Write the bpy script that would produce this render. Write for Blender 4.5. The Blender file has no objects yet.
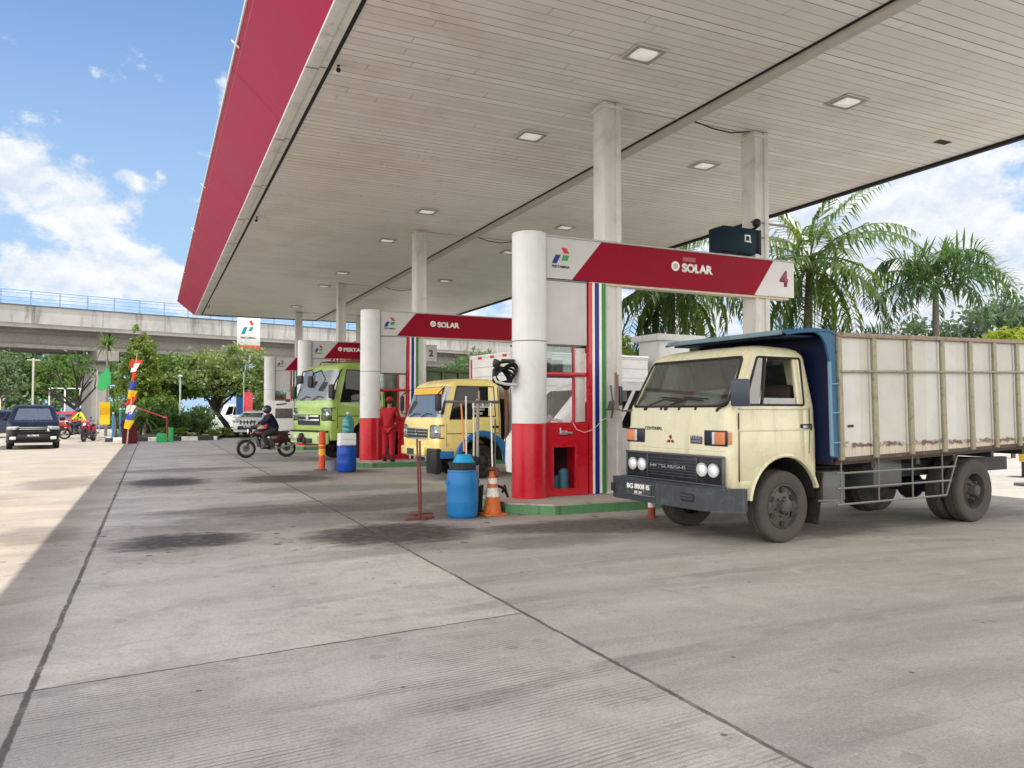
import bpy, bmesh, math, random
import numpy as np
from mathutils import Vector, Matrix

random.seed(7)
RNG = np.random.default_rng(11)
R = math.radians
SC = bpy.context.scene
COL = SC.collection

# ------------------------------------------------------------------ camera
cam_d = bpy.data.cameras.new('camera')
cam = bpy.data.objects.new('camera', cam_d)
COL.objects.link(cam)
cam.location = (0, 0, 1.52)
cam.rotation_euler = (R(90 + 2.011), 0, R(-25.07))
cam_d.sensor_width = 36
cam_d.lens = 36 * 769 / 1024
cam_d.clip_start = .05
cam_d.clip_end = 6000
SC.camera = cam

# ------------------------------------------------------------------ colour management
SC.view_settings.view_transform = 'Standard'
SC.view_settings.look = 'None'
SC.view_settings.exposure = 1.42
SC.view_settings.gamma = 1
SC.view_settings.use_curve_mapping = False
SC.cycles.max_bounces = 10
SC.cycles.diffuse_bounces = 6
SC.cycles.transparent_max_bounces = 12
SC.cycles.use_denoising = True
SC.cycles.caustics_reflective = False
SC.cycles.caustics_refractive = False

# ------------------------------------------------------------------ sun
SUN_TO = Vector((.30, -.16, 1)).normalized()
sd = bpy.data.lights.new('sun', 'SUN')
sd.energy = 2.0
sd.angle = R(.5)
sd.color = (1, .95, .86)
so = bpy.data.objects.new('sun', sd)
COL.objects.link(so)
so.rotation_euler = SUN_TO.to_track_quat('Z', 'Y').to_euler()
so.location = (0, 0, 60)

# ------------------------------------------------------------------ node helper
class NT:
    def __init__(s, nt):
        s.nt = nt; s.n = nt.nodes; s.l = nt.links
    def node(s, t, **kw):
        n = s.n.new(t)
        for k, v in kw.items():
            setattr(n, k, v)
        return n
    def put(s, sock, v):
        if v is None: return
        if hasattr(v, 'is_output') or isinstance(v, bpy.types.NodeSocket):
            s.l.new(v, sock)
        else:
            if sock.type == 'RGBA' and hasattr(v, '__len__') and len(v) == 3: v = (*v, 1)
            sock.default_value = v
    def math(s, op, a, b=None, c=None, clamp=False):
        n = s.node('ShaderNodeMath', operation=op); n.use_clamp = clamp
        s.put(n.inputs[0], a)
        if b is not None: s.put(n.inputs[1], b)
        if c is not None: s.put(n.inputs[2], c)
        return n.outputs[0]
    def vmath(s, op, a, b):
        n = s.node('ShaderNodeVectorMath', operation=op)
        s.put(n.inputs[0], a); s.put(n.inputs[1], b)
        return n.outputs[0]
    def sep(s, v):
        n = s.node('ShaderNodeSeparateXYZ'); s.put(n.inputs[0], v); return n.outputs
    def comb(s, x, y, z):
        n = s.node('ShaderNodeCombineXYZ')
        s.put(n.inputs[0], x); s.put(n.inputs[1], y); s.put(n.inputs[2], z); return n.outputs[0]
    def noise(s, vec, scale, detail=4, rough=.55, dist=0):
        n = s.node('ShaderNodeTexNoise'); s.put(n.inputs['Vector'], vec)
        n.inputs['Scale'].default_value = scale; n.inputs['Detail'].default_value = detail
        n.inputs['Roughness'].default_value = rough; n.inputs['Distortion'].default_value = dist
        return n.outputs[0]
    def white(s, v, dim='1D'):
        n = s.node('ShaderNodeTexWhiteNoise', noise_dimensions=dim)
        s.put(n.inputs['W' if dim == '1D' else 'Vector'], v); return n.outputs[0]
    def mix(s, f, a, b, mode='MIX'):
        n = s.node('ShaderNodeMix', data_type='RGBA', blend_type=mode); n.clamp_factor = True
        s.put(n.inputs[0], f); s.put(n.inputs[6], a); s.put(n.inputs[7], b); return n.outputs[2]
    def smooth(s, v, lo, hi, a=0., b=1.):
        n = s.node('ShaderNodeMapRange', interpolation_type='SMOOTHSTEP')
        s.put(n.inputs[0], v); s.put(n.inputs[1], lo); s.put(n.inputs[2], hi)
        s.put(n.inputs[3], a); s.put(n.inputs[4], b); return n.outputs[0]
    def bump(s, h, strength=.3, dist=.02, normal=None):
        n = s.node('ShaderNodeBump'); n.inputs['Strength'].default_value = strength
        n.inputs['Distance'].default_value = dist; s.put(n.inputs['Height'], h)
        if normal is not None: s.put(n.inputs['Normal'], normal)
        return n.outputs[0]

# ------------------------------------------------------------------ world: daylight sky with cumulus
W = bpy.data.worlds.new('World'); SC.world = W; W.use_nodes = True
wt = NT(W.node_tree)
bg = next(n for n in wt.n if n.type == 'BACKGROUND')
sky = wt.node('ShaderNodeTexSky', sky_type='NISHITA')
sky.sun_disc = False
sky.sun_elevation = math.asin(SUN_TO.z)
sky.sun_rotation = math.atan2(SUN_TO.x, SUN_TO.y)
sky.air_density = 1.3; sky.dust_density = 1.0; sky.ozone_density = 2.0
tc = wt.node('ShaderNodeTexCoord')
dx, dy, dz = wt.sep(tc.outputs['Generated'])[:3]
az = wt.math('MULTIPLY', wt.math('ARCTAN2', dx, dy), 180 / math.pi)
el = wt.math('MULTIPLY', wt.math('ARCSINE', dz), 180 / math.pi)
def cloud_noise(lift):
    e = wt.math('ADD', el, lift)
    c = wt.comb(wt.math('DIVIDE', az, 6.6), wt.math('DIVIDE', e, 5.0), 4.4)
    return wt.math('ADD', wt.math('MULTIPLY', wt.noise(c, 1.0, 10, .60, .0), 1.35), wt.math('MULTIPLY', wt.noise(c, 3.1, 9, .62, .0), .75))
n1 = cloud_noise(0.); cl = n1
#        az    el   raz  rel  weight
BLOBS = [(-7.2, 14.6, 5.6, 3.2, .62), (-3.0, 12.7, 3.4, 2.2, .50), (-.9, 9.2, 3.2, 2.0, .62), (-6.9, 8.4, 3.6, 1.6, .55), (2.0, 8.0, 2.4, 1.3, .45),
         (4.3, 21.4, .7, 2.2, .46), (-1.6, 15.4, .9, .6, .44), (.3, 15.8, .6, .7, .36), (3.1, 17.4, 1.1, .4, .36), (3.2, 14.4, .9, .5, .34),
         (45, 13, 9, 9, .52), (55, 20, 12, 6, .56), (52, 11.5, 7, 3.6, .46), (57, 8, 9, 4.4, .52), (30, 6, 14, 6, .34), (12, 5, 14, 3, .2),
         (110, 22, 40, 26, .30), (-160, 25, 50, 30, .30), (-70, 20, 30, 20, .22)]
tot = None
for a0, e0, ra, re, wgt in BLOBS:
    u = wt.math('DIVIDE', wt.math('SUBTRACT', az, a0), ra)
    v = wt.math('DIVIDE', wt.math('SUBTRACT', el, e0), re)
    d2 = wt.math('ADD', wt.math('MULTIPLY', u, u), wt.math('MULTIPLY', v, v))
    g = wt.math('MULTIPLY', wt.math('EXPONENT', wt.math('MULTIPLY', d2, -1.0)), wgt)
    tot = g if tot is None else wt.math('ADD', tot, g)
dens = wt.math('ADD', cl, wt.math('SUBTRACT', tot, 1.36))
mask = wt.smooth(dens, -.05, .22)
# soft grey undersides: compare the density with the density a bit higher up
shade = wt.smooth(wt.math('SUBTRACT', cloud_noise(.9), n1), -.24, .24, 1.0, .0)
# extra-bright clouds outside the view, added to fill the canopy shade
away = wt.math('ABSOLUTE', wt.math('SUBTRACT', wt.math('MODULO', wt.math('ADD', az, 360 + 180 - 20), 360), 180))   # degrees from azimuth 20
fill_bank = wt.math('MULTIPLY', wt.smooth(away, 44, 85), wt.smooth(el, 75., 25.))
mask = wt.math('MAXIMUM', mask, wt.math('MULTIPLY', fill_bank, wt.smooth(dens, -.75, -.1, .55, 1.)))
ccol = wt.mix(shade, (3.7, 4.25, 5.0), (5.3, 5.35, 5.45))
ccol = wt.mix(fill_bank, ccol, (17.9, 17.1, 16.0))
hz = wt.smooth(el, 0., 40., .95, .02)
skyb = wt.mix(1.0, sky.outputs[0], (.35, .545, .83), 'MULTIPLY')
skyc = wt.mix(hz, skyb, (2.7, 3.9, 5.3))
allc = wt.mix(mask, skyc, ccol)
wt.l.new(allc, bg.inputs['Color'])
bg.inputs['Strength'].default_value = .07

# ------------------------------------------------------------------ materials
MATS = {}
def mat(name, col, rough=.5, metal=0., dirt=0., dcol=(.16, .13, .10), scale=3., bump=0., coat=0., spec=.28, var=.06,
        emis=None, bscale=40., streak=0., scol=(.12, .10, .08)):
    """procedural paint / plastic / metal: tone variation, blotchy dirt and a fine bump, in object space"""
    if name in MATS: return MATS[name]
    m = bpy.data.materials.new(name); m.use_nodes = True
    t = NT(m.node_tree)
    b = next(n for n in t.n if n.type == 'BSDF_PRINCIPLED')
    c = t.node('ShaderNodeTexCoord').outputs['Object']
    n = t.noise(c, scale, 5, .6)
    lo = tuple(x * (1 - var) for x in col); hi = tuple(min(1, x * (1 + var)) for x in col)
    base = t.mix(t.smooth(n, .3, .7), lo, hi)
    if dirt > 0:
        d = t.noise(c, scale * 2.3, 7, .68, .4)
        dm = t.math('MULTIPLY', t.smooth(d, .5, .72), dirt)
        base = t.mix(dm, base, dcol)
    if streak > 0:
        sx_, sy_, sz_ = t.sep(c)[:3]
        sv = t.comb(t.math('MULTIPLY', sx_, 7), t.math('MULTIPLY', sy_, 7), t.math('MULTIPLY', sz_, .55))
        sm_ = t.math('MULTIPLY', t.smooth(t.noise(sv, 1.4, 6, .66), .50, .74), t.smooth(t.noise(c, 1.3, 4, .6), .34, .62))
        base = t.mix(t.math('MULTIPLY', sm_, streak), base, scol)
        sp_ = t.smooth(t.noise(c, 17, 5, .65), .66, .74)
        base = t.mix(t.math('MULTIPLY', sp_, streak * .9), base, scol)
    t.put(b.inputs['Base Color'], base)
    t.put(b.inputs['Roughness'], t.smooth(n, .2, .8, max(.03, rough - .08), min(1, rough + .08)))
    b.inputs['Metallic'].default_value = metal
    b.inputs['Specular IOR Level'].default_value = spec
    b.inputs['Coat Weight'].default_value = coat
    if bump > 0:
        t.put(b.inputs['Normal'], t.bump(t.noise(c, bscale, 4), bump, .01))
    if emis:
        t.put(b.inputs['Emission Color'], emis[0]); b.inputs['Emission Strength'].default_value = emis[1]
    MATS[name] = m
    return m

def glass(name, tint=(.55, .62, .64), rough=.02, refl=1.0, dust_sheen=.07):
    if name in MATS: return MATS[name]
    m = bpy.data.materials.new(name); m.use_nodes = True
    t = NT(m.node_tree); t.n.clear()
    out = t.node('ShaderNodeOutputMaterial')
    tr = t.node('ShaderNodeBsdfTransparent'); tr.inputs[0].default_value = (*tint, 1)
    gl = t.node('ShaderNodeBsdfGlossy'); gl.inputs['Roughness'].default_value = rough
    fr = t.node('ShaderNodeFresnel'); fr.inputs[0].default_value = 1.5
    f = t.math('MULTIPLY', t.math('ADD', fr.outputs[0], .04), refl, clamp=True)
    mx = t.node('ShaderNodeMixShader'); t.put(mx.inputs[0], f)
    t.l.new(tr.outputs[0], mx.inputs[1]); t.l.new(gl.outputs[0], mx.inputs[2])
    df = t.node('ShaderNodeBsdfDiffuse'); df.inputs[0].default_value = (.45, .45, .44, 1)
    m2 = t.node('ShaderNodeMixShader'); m2.inputs[0].default_value = dust_sheen  # pale diffuse share: dusty film plus reflections painted into the glass
    t.l.new(mx.outputs[0], m2.inputs[1]); t.l.new(df.outputs[0], m2.inputs[2]); t.l.new(m2.outputs[0], out.inputs[0])
    MATS[name] = m
    return m

def foliage(name, c1, c2, trans=.35, rough=.5):
    if name in MATS: return MATS[name]
    m = bpy.data.materials.new(name); m.use_nodes = True
    t = NT(m.node_tree)
    b = next(n for n in t.n if n.type == 'BSDF_PRINCIPLED')
    out = next(n for n in t.n if n.type == 'OUTPUT_MATERIAL')
    g = t.node('ShaderNodeNewGeometry')
    c = t.node('ShaderNodeTexCoord').outputs['Object']
    f = t.math('ADD', t.math('MULTIPLY', g.outputs['Random Per Island'], .55), t.math('MULTIPLY', t.noise(c, .9, 3), .55))
    col = t.mix(f, c1, c2)
    t.put(b.inputs['Base Color'], col); b.inputs['Roughness'].default_value = rough
    tl = t.node('ShaderNodeBsdfTranslucent')
    t.put(tl.inputs[0], t.mix(.5, col, (.25, .40, .03)))
    mx = t.node('ShaderNodeMixShader'); mx.inputs[0].default_value = trans
    t.l.new(b.outputs[0], mx.inputs[1]); t.l.new(tl.outputs[0], mx.inputs[2]); t.l.new(mx.outputs[0], out.inputs[0])
    MATS[name] = m
    return m

# ------------------------------------------------------------------ object helpers
def thing(name, label, cat, loc=(0, 0, 0), rz=0., group=None):
    o = bpy.data.objects.new(name, None); COL.objects.link(o)
    o.location = loc; o.rotation_euler = (0, 0, R(rz)); o.empty_display_size = .2
    tag(o, label, cat, group); return o
def tag(o, label, cat, group=None):
    o['label'] = label; o['category'] = cat
    if group: o['group'] = group
    return o
def kind(o, k):
    o['kind'] = k; return o
def copy_tree(o, parent=None):
    c = o.copy(); COL.objects.link(c); c.parent = parent
    for ch in list(o.children): copy_tree(ch, c)
    return c
def relabel(o, loc, rz, label):
    o.location = loc; o.rotation_euler = (0, 0, R(rz)); o['label'] = label; return o

class MB:
    """collects shapes into one mesh"""
    def __init__(s): s.bm = bmesh.new()
    def _xf(s, vs, loc, rot):
        M = Matrix.Translation(Vector(loc))
        if rot is not None:
            M = M @ (rot if isinstance(rot, Matrix) else Matrix.Rotation(rot[2], 4, 'Z') @ Matrix.Rotation(rot[1], 4, 'Y') @ Matrix.Rotation(rot[0], 4, 'X'))
        bmesh.ops.transform(s.bm, matrix=M, verts=vs)
    def box(s, c, sz, rot=None, bev=0., seg=2):
        r = bmesh.ops.create_cube(s.bm, size=1.0)
        vs = r['verts']
        for v in vs: v.co = Vector((v.co.x * sz[0], v.co.y * sz[1], v.co.z * sz[2]))
        if bev > 0:
            es = list({e for v in vs for e in v.link_edges})
            rr = bmesh.ops.bevel(s.bm, geom=es, offset=min(bev, .45 * min(sz)), segments=seg, affect='EDGES', profile=.5)
            vs = list({v for f in rr['faces'] for v in f.verts} | {v for v in vs if v.is_valid})
        s._xf(vs, c, rot); return s
    def cyl(s, p0, p1, r0, r1=None, seg=16, caps=True):
        r1 = r0 if r1 is None else r1
        p0 = Vector(p0); p1 = Vector(p1); d = p1 - p0
        q = d.to_track_quat('Z', 'Y').to_matrix()
        a = []; b = []
        for i in range(seg):
            t = 2 * math.pi * i / seg; u = q @ Vector((math.cos(t), math.sin(t), 0))
            a.append(s.bm.verts.new(p0 + u * r0)); b.append(s.bm.verts.new(p1 + u * r1))
        for i in range(seg):
            j = (i + 1) % seg; s.bm.faces.new((a[i], a[j], b[j], b[i]))
        if caps:
            s.bm.faces.new(a[::-1]); s.bm.faces.new(b)
        return s
    def tube(s, pts, r, seg=8, rs=None, closed=False):
        pts = [Vector(p) for p in pts]; n = len(pts); rings = []
        up = Vector((0, 0, 1)); prev = None
        for i, p in enumerate(pts):
            if closed: d = pts[(i + 1) % n] - pts[i - 1]
            else: d = pts[min(i + 1, n - 1)] - pts[max(i - 1, 0)]
            d.normalize()
            if prev is None:
                x = d.cross(up)
                if x.length < .05: x = d.cross(Vector((1, 0, 0)))
            else: x = prev - d * prev.dot(d)
            x.normalize(); y = d.cross(x); prev = x
            rr = rs[i] if rs else r
            rings.append([s.bm.verts.new(p + (x * math.cos(2 * math.pi * k / seg) + y * math.sin(2 * math.pi * k / seg)) * rr) for k in range(seg)])
        for i in range(n if closed else n - 1):
            A = rings[i]; B = rings[(i + 1) % n]
            for k in range(seg):
                s.bm.faces.new((A[k], A[(k + 1) % seg], B[(k + 1) % seg], B[k]))
        if not closed:
            s.bm.faces.new(rings[0][::-1]); s.bm.faces.new(rings[-1])
        return s
    def lathe(s, prof, c=(0, 0, 0), axis='Z', seg=32, sx=1., sy=1., caps=True):
        """prof: (radius, height) list"""
        rings = []
        for r, h in prof:
            ring = []
            for k in range(seg):
                t = 2 * math.pi * k / seg
                p = Vector((r * math.cos(t) * sx, r * math.sin(t) * sy, h))
                if axis == 'Y': p = Vector((p.x, p.z, p.y))
                if axis == 'X': p = Vector((p.z, p.x, p.y))
                ring.append(s.bm.verts.new(p + Vector(c)))
            rings.append(ring)
        for A, B in zip(rings, rings[1:]):
            for k in range(seg):
                s.bm.faces.new((A[k], A[(k + 1) % seg], B[(k + 1) % seg], B[k]))
        if caps and prof[0][0] > 1e-4: s.bm.faces.new(rings[0][::-1])
        if caps and prof[-1][0] > 1e-4: s.bm.faces.new(rings[-1])
        return s
    def sphere(s, c, r, sc=(1, 1, 1), seg=16, rot=None):
        vs = bmesh.ops.create_uvsphere(s.bm, u_segments=seg, v_segments=max(6, seg // 2), radius=r)['verts']
        for v in vs: v.co = Vector((v.co.x * sc[0], v.co.y * sc[1], v.co.z * sc[2]))
        s._xf(vs, c, rot); return s
    def poly(s, pts, th=None):
        """planar polygon, extruded along th (a vector) when given"""
        a = [s.bm.verts.new(Vector(p)) for p in pts]
        if th is None:
            s.bm.faces.new(a); return s
        th = Vector(th); b = [s.bm.verts.new(Vector(p) + th) for p in pts]
        s.bm.faces.new(a[::-1]); s.bm.faces.new(b); n = len(a)
        for i in range(n):
            s.bm.faces.new((a[i], a[(i + 1) % n], b[(i + 1) % n], b[i]))
        return s
    def grid(s, rows, closed=False):
        V = [[s.bm.verts.new(Vector(p)) for p in row] for row in rows]
        for A, B in zip(V, V[1:]):
            n = len(A)
            for k in range(n if closed else n - 1):
                s.bm.faces.new((A[k], A[(k + 1) % n], B[(k + 1) % n], B[k]))
        return s
    def build(s, name, m, parent=None, smooth=True, loc=None, rot=None, fix=True, angle=35):
        bm = s.bm
        if fix: bmesh.ops.recalc_face_normals(bm, faces=bm.faces)
        me = bpy.data.meshes.new(name); bm.to_mesh(me); bm.free()
        me.materials.append(m)
        o = bpy.data.objects.new(name, me); COL.objects.link(o)
        if smooth:
            me.set_sharp_from_angle(angle=R(angle))
            for p in me.polygons: p.use_smooth = True
        if parent is not None: o.parent = parent
        if loc is not None: o.location = loc
        if rot is not None: o.rotation_euler = rot
        return o

def bake(o):
    """apply the modifiers of an object"""
    bpy.context.view_layer.update()
    dg = bpy.context.evaluated_depsgraph_get()
    me = bpy.data.meshes.new_from_object(o.evaluated_get(dg))
    o.modifiers.clear(); o.data = me; return o

def text(s, name, m, parent, loc, rot, width=None, height=None, bold=.0, depth=.004):
    """lettering as thin raised mesh; loc is the left foot of the line"""
    cu = bpy.data.curves.new(name, 'FONT'); cu.body = s; cu.size = 1; cu.extrude = 0; cu.offset = bold
    ob = bpy.data.objects.new(name, cu); COL.objects.link(ob)
    bpy.context.view_layer.update()
    me = bpy.data.meshes.new_from_object(ob.evaluated_get(bpy.context.evaluated_depsgraph_get()))
    bpy.data.objects.remove(ob); bpy.data.curves.remove(cu)
    n = len(me.vertices); co = np.empty(n * 3); me.vertices.foreach_get('co', co); co = co.reshape(-1, 3)
    x0, y0 = co[:, 0].min(), co[:, 1].min(); w = np.ptp(co[:, 0]); hh = np.ptp(co[:, 1])
    sx = width / w if width else None; sy = height / hh if height else None
    sx = sx or sy; sy = sy or sx
    co[:, 0] = (co[:, 0] - x0) * sx; co[:, 1] = (co[:, 1] - y0) * sy
    me.vertices.foreach_set('co', co.ravel()); me.update()
    me.materials.clear(); me.materials.append(m)
    o = bpy.data.objects.new(name, me); COL.objects.link(o); o.parent = parent
    o.location = loc; o.rotation_euler = rot
    sol = o.modifiers.new('s', 'SOLIDIFY'); sol.thickness = depth; sol.offset = 0
    return bake(o)

FRONT = (R(90), 0, 0)          # lettering facing -Y
LEFTF = (R(90), 0, R(-90))     # lettering facing -X

def mesh_np(name, v, f, m, parent=None, smooth=False):
    """mesh from numpy arrays of equal-size faces"""
    me = bpy.data.meshes.new(name); k = f.shape[1]
    me.vertices.add(len(v)); me.vertices.foreach_set('co', np.ascontiguousarray(v, dtype=np.float32).ravel())
    me.loops.add(f.size); me.loops.foreach_set('vertex_index', f.astype(np.int32).ravel())
    me.polygons.add(len(f)); me.polygons.foreach_set('loop_start', np.arange(0, f.size, k, dtype=np.int32))
    me.polygons.foreach_set('loop_total', np.full(len(f), k, dtype=np.int32))
    me.update(calc_edges=True); me.materials.append(m)
    o = bpy.data.objects.new(name, me); COL.objects.link(o)
    if parent is not None: o.parent = parent
    return o

def post(before, M):
    """move the parts made since `before` inside their thing"""
    for o in list(COL.objects):
        if o not in before and o.type == 'MESH' and o.parent is not None and o.parent.type == 'EMPTY':
            L = Matrix.LocRotScale(o.location, o.rotation_euler, None)
            if o.data.users > 1: o.data = o.data.copy()
            o.data.transform(L.inverted() @ M @ L)
            for c in o.children:
                Lc = L @ Matrix.LocRotScale(c.location, c.rotation_euler, None)
                c.data.transform(Lc.inverted() @ L @ (L.inverted() @ M @ L) @ L.inverted() @ Lc)
# ================================================================== GROUND
def ground_mat():
    m = bpy.data.materials.new('forecourt_concrete'); m.use_nodes = True
    t = NT(m.node_tree); b = next(n for n in t.n if n.type == 'BSDF_PRINCIPLED')
    P = t.node('ShaderNodeTexCoord').outputs['Object']
    x, y, z = t.sep(P)[:3]
    big = t.noise(P, .22, 5, .6)
    mid = t.noise(t.comb(t.math('MULTIPLY', x, .55), t.math('MULTIPLY', y, 1.2), 0), 1.1, 8, .66, .5)
    mott = t.noise(P, 2.4, 9, .72, .8)
    fine = t.noise(P, 38, 5, .7)
    grit = t.noise(P, 170, 2, .6)
    tan = t.smooth(x, -.3, -1.1)
    pale = t.mix(tan, (.66, .61, .535), (.41, .345, .262)); deep = t.mix(tan, (.40, .365, .315), (.28, .225, .165))
    col = t.mix(t.smooth(mid, .30, .66), deep, pale)
    yj = t.math('SUBTRACT', y, t.math('MULTIPLY', x, .105))
    farslab = t.smooth(yj, 4.97, 5.03)
    col = t.mix(t.math('MULTIPLY', t.math('MULTIPLY', farslab, t.smooth(y, 13, 8.5)), t.math('SUBTRACT', .34, t.math('MULTIPLY', tan, .34))), col, (.74, .675, .585))
    col = t.mix(t.math('MULTIPLY', t.math('SUBTRACT', 1., farslab), .30), col, (.33, .315, .295))
    col = t.mix(t.math('MULTIPLY', t.smooth(big, .38, .66), .40), col, (.33, .31, .285))
    # the slabs right of the long joint are smoother and greyer, with arcs of turning wheels
    right = t.smooth(x, 2.53, 2.60)
    px_ = t.math('SUBTRACT', x, 4.5); py_ = t.math('ADD', y, 9.0)
    rad = t.math('SQRT', t.math('ADD', t.math('MULTIPLY', px_, px_), t.math('MULTIPLY', py_, py_)))
    ang = t.math('ARCTAN2', px_, py_)
    sm = t.noise(t.comb(t.math('MULTIPLY', rad, 1.0), t.math('MULTIPLY', ang, 2.2), 5), 1.25, 8, .66, .5)
    rcol = t.mix(t.smooth(sm, .28, .70), (.22, .214, .20), (.45, .43, .39))
    rcol = t.mix(t.math('MULTIPLY', t.smooth(y, 5.2, 9.5), .45), rcol, (.46, .42, .36))
    col = t.mix(t.math('MULTIPLY', right, .85), col, rcol)
    col = t.mix(t.math('MULTIPLY', t.smooth(mott, .46, .66), .42), col, (.27, .255, .235))
    col = t.mix(t.math('MULTIPLY', t.smooth(mott, .44, .30), .35), col, (.60, .57, .52))
    col = t.mix(t.math('MULTIPLY', t.smooth(fine, .42, .70), .34), col, (.19, .18, .165))
    col = t.mix(t.math('MULTIPLY', t.smooth(grit, .42, .70), .34), col, (.62, .59, .54))
    pits = t.smooth(t.noise(P, 75, 3, .55), .665, .71)
    col = t.mix(t.math('MULTIPLY', pits, .6), col, (.12, .11, .10))
    # tyre drag marks along the driving direction
    dr = t.noise(t.comb(t.math('MULTIPLY', x, .16), t.math('MULTIPLY', y, 2.8), 9), 2.0, 7, .70, .5)
    col = t.mix(t.math('MULTIPLY', t.smooth(dr, .56, .74), .36), col, (.15, .145, .135))
    arc = t.noise(t.comb(t.math('MULTIPLY', rad, 3.4), t.math('MULTIPLY', ang, .9), 2), 1.6, 6, .7, .2)
    col = t.mix(t.math('MULTIPLY', t.math('MULTIPLY', t.smooth(arc, .60, .74), right), .5), col, (.12, .12, .115))
    gr2 = t.noise(P, 62, 4, .75); gr3 = t.noise(P, 21, 6, .75)
    col = t.mix(t.math('MULTIPLY', t.smooth(gr2, .54, .68), .45), col, (.17, .16, .145))
    col = t.mix(t.math('MULTIPLY', t.smooth(gr2, .45, .33), .35), col, (.70, .66, .60))
    col = t.mix(t.math('MULTIPLY', t.smooth(gr3, .56, .70), .35), col, (.21, .20, .18))
    trk = None
    tn = t.math('MULTIPLY', t.math('SUBTRACT', t.noise(P, .5, 4, .6), .5), .5)
    for r0, w_, st_ in ((13.1, .11, .40), (14.75, .11, .36), (11.7, .10, .30), (15.6, .12, .30), (17.2, .12, .26)):
        k = t.math('MULTIPLY', t.smooth(t.math('ABSOLUTE', t.math('SUBTRACT', t.math('ADD', rad, tn), r0)), w_, w_ * .55), st_)
        trk = k if trk is None else t.math('MAXIMUM', trk, k)
    trk = t.math('MULTIPLY', trk, t.math('MULTIPLY', t.smooth(t.noise(P, .7, 5, .65), .40, .60), t.smooth(gr3, .30, .60, .35, 1.)))
    col = t.mix(trk, col, (.13, .125, .118))
    # raked grooves across the slab between the two long joints
    inslab = t.math('MULTIPLY', t.smooth(x, 2.58, 2.50), t.smooth(x, -.7, -.5))
    wob = t.math('MULTIPLY', t.noise(P, 1.2, 3), .05)
    ph = t.math('MULTIPLY', t.math('ADD', t.math('SUBTRACT', y, t.math('MULTIPLY', x, .1)), wob), 2 * math.pi / .036)
    wave = t.math('SINE', ph)
    worn = t.math('MULTIPLY', t.smooth(t.noise(P, .8, 6, .68), .38, .60), t.smooth(t.noise(t.comb(t.math('MULTIPLY', x, .5), t.math('MULTIPLY', y, 5), 1), 2.2, 5, .7), .30, .62))
    near = t.math('MULTIPLY', t.smooth(y, 8.5, 4.2), t.smooth(t.math('SUBTRACT', y, t.math('MULTIPLY', x, .105)), 5.06, 4.97, .3, 1.))
    gm = t.math('MULTIPLY', t.math('MULTIPLY', inslab, worn), near)
    gr = t.math('MULTIPLY', t.smooth(wave, .05, .95), gm)
    col = t.mix(t.math('MULTIPLY', gr, .62), col, (.13, .125, .115))
    # oil stains with ragged edges: (x, y, half length in x, half width in y, strength)
    ST = [(.35, 9.85, 1.0, .75, .95), (2.75, 9.35, 1.25, 1.1, .95), (.3, 18.1, 1.0, 1.3, .95), (2.7, 17.9, 1.35, 1.3, .85),
          (2.6, 12.1, 2.6, .7, .72), (5.2, 9.0, 1.9, .55, .75), (4.9, 11.2, 1.6, 1.0, .7), (4.2, 19.3, 1.4, 1.0, .6), (1.0, 21.6, 2.4, .9, .5),
          (-1.75, 18.8, .9, 2.0, .42), (-1.3, 11.0, .6, 1.0, .42), (4.2, 8.0, 1.3, .5, .45), (5.0, 24.5, 3, 1.2, .45), (1.8, 11.2, 2.6, 1.3, .42), (4.4, 12.9, 2.4, 1.2, .6), (5.6, 8.75, 1.7, .75, .8), (6.9, 8.9, 1.3, .6, .7), (3.9, 10.7, 1.4, .8, .7), (7.8, 7.4, 1.5, .7, .55), (1.6, 12.6, 2.2, .5, .55), (3.3, 15.2, 2.4, .9, .45), (2.2, 8.2, 1.2, .35, .3), (-3.6, 15.5, 2, 1.6, .28),
          (7.2, 7.6, 1.2, .8, .5), (10.5, 7.6, 2.6, .9, .45), (9.2, 4.4, .28, .09, .5), (7.9, 4.1, .22, .07, .4), (3.5, 28.5, 3.2, .9, .4)]
    sn = t.noise(P, 2.1, 7, .68, .3); sn2 = t.noise(P, 9, 5, .65)
    sa = t.noise(t.comb(t.math('MULTIPLY', x, .5), t.math('MULTIPLY', y, 2.2), 2), 3.2, 6, .7)
    tot = None
    for (cx, cy, rx, ry, w) in ST:
        u = t.math('DIVIDE', t.math('SUBTRACT', x, cx), rx); v = t.math('DIVIDE', t.math('SUBTRACT', y, cy), ry)
        d = t.math('SQRT', t.math('ADD', t.math('MULTIPLY', u, u), t.math('MULTIPLY', v, v)))
        d = t.math('ADD', d, t.math('ADD', t.math('MULTIPLY', t.math('SUBTRACT', sn, .5), .85), t.math('MULTIPLY', t.math('SUBTRACT', sa, .5), .8)))
        k = t.smooth(d, 1.05, .5, 0., w)
        tot = k if tot is None else t.math('MAXIMUM', tot, k)
    tot = t.math('MULTIPLY', tot, t.smooth(sn2, .25, .6, .7, 1.))
    halo = None
    for (cx, cy, rx, ry) in ((.4, 9.8, 2.2, 1.5), (2.9, 9.6, 2.6, 1.7), (5.6, 8.9, 3.2, 1.3), (4.2, 12.2, 4.0, 2.4), (2.0, 18, 4.0, 3.0)):
        u = t.math('DIVIDE', t.math('SUBTRACT', x, cx), rx); v = t.math('DIVIDE', t.math('SUBTRACT', y, cy), ry)
        k = t.smooth(t.math('ADD', t.math('MULTIPLY', u, u), t.math('MULTIPLY', v, v)), 1.2, .2); halo = k if halo is None else t.math('MAXIMUM', halo, k)
    spl = t.smooth(t.noise(P, 4.2, 8, .74, .6), .585, .625); spl2 = t.smooth(t.noise(P, 15, 5, .6), .655, .69)
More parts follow.
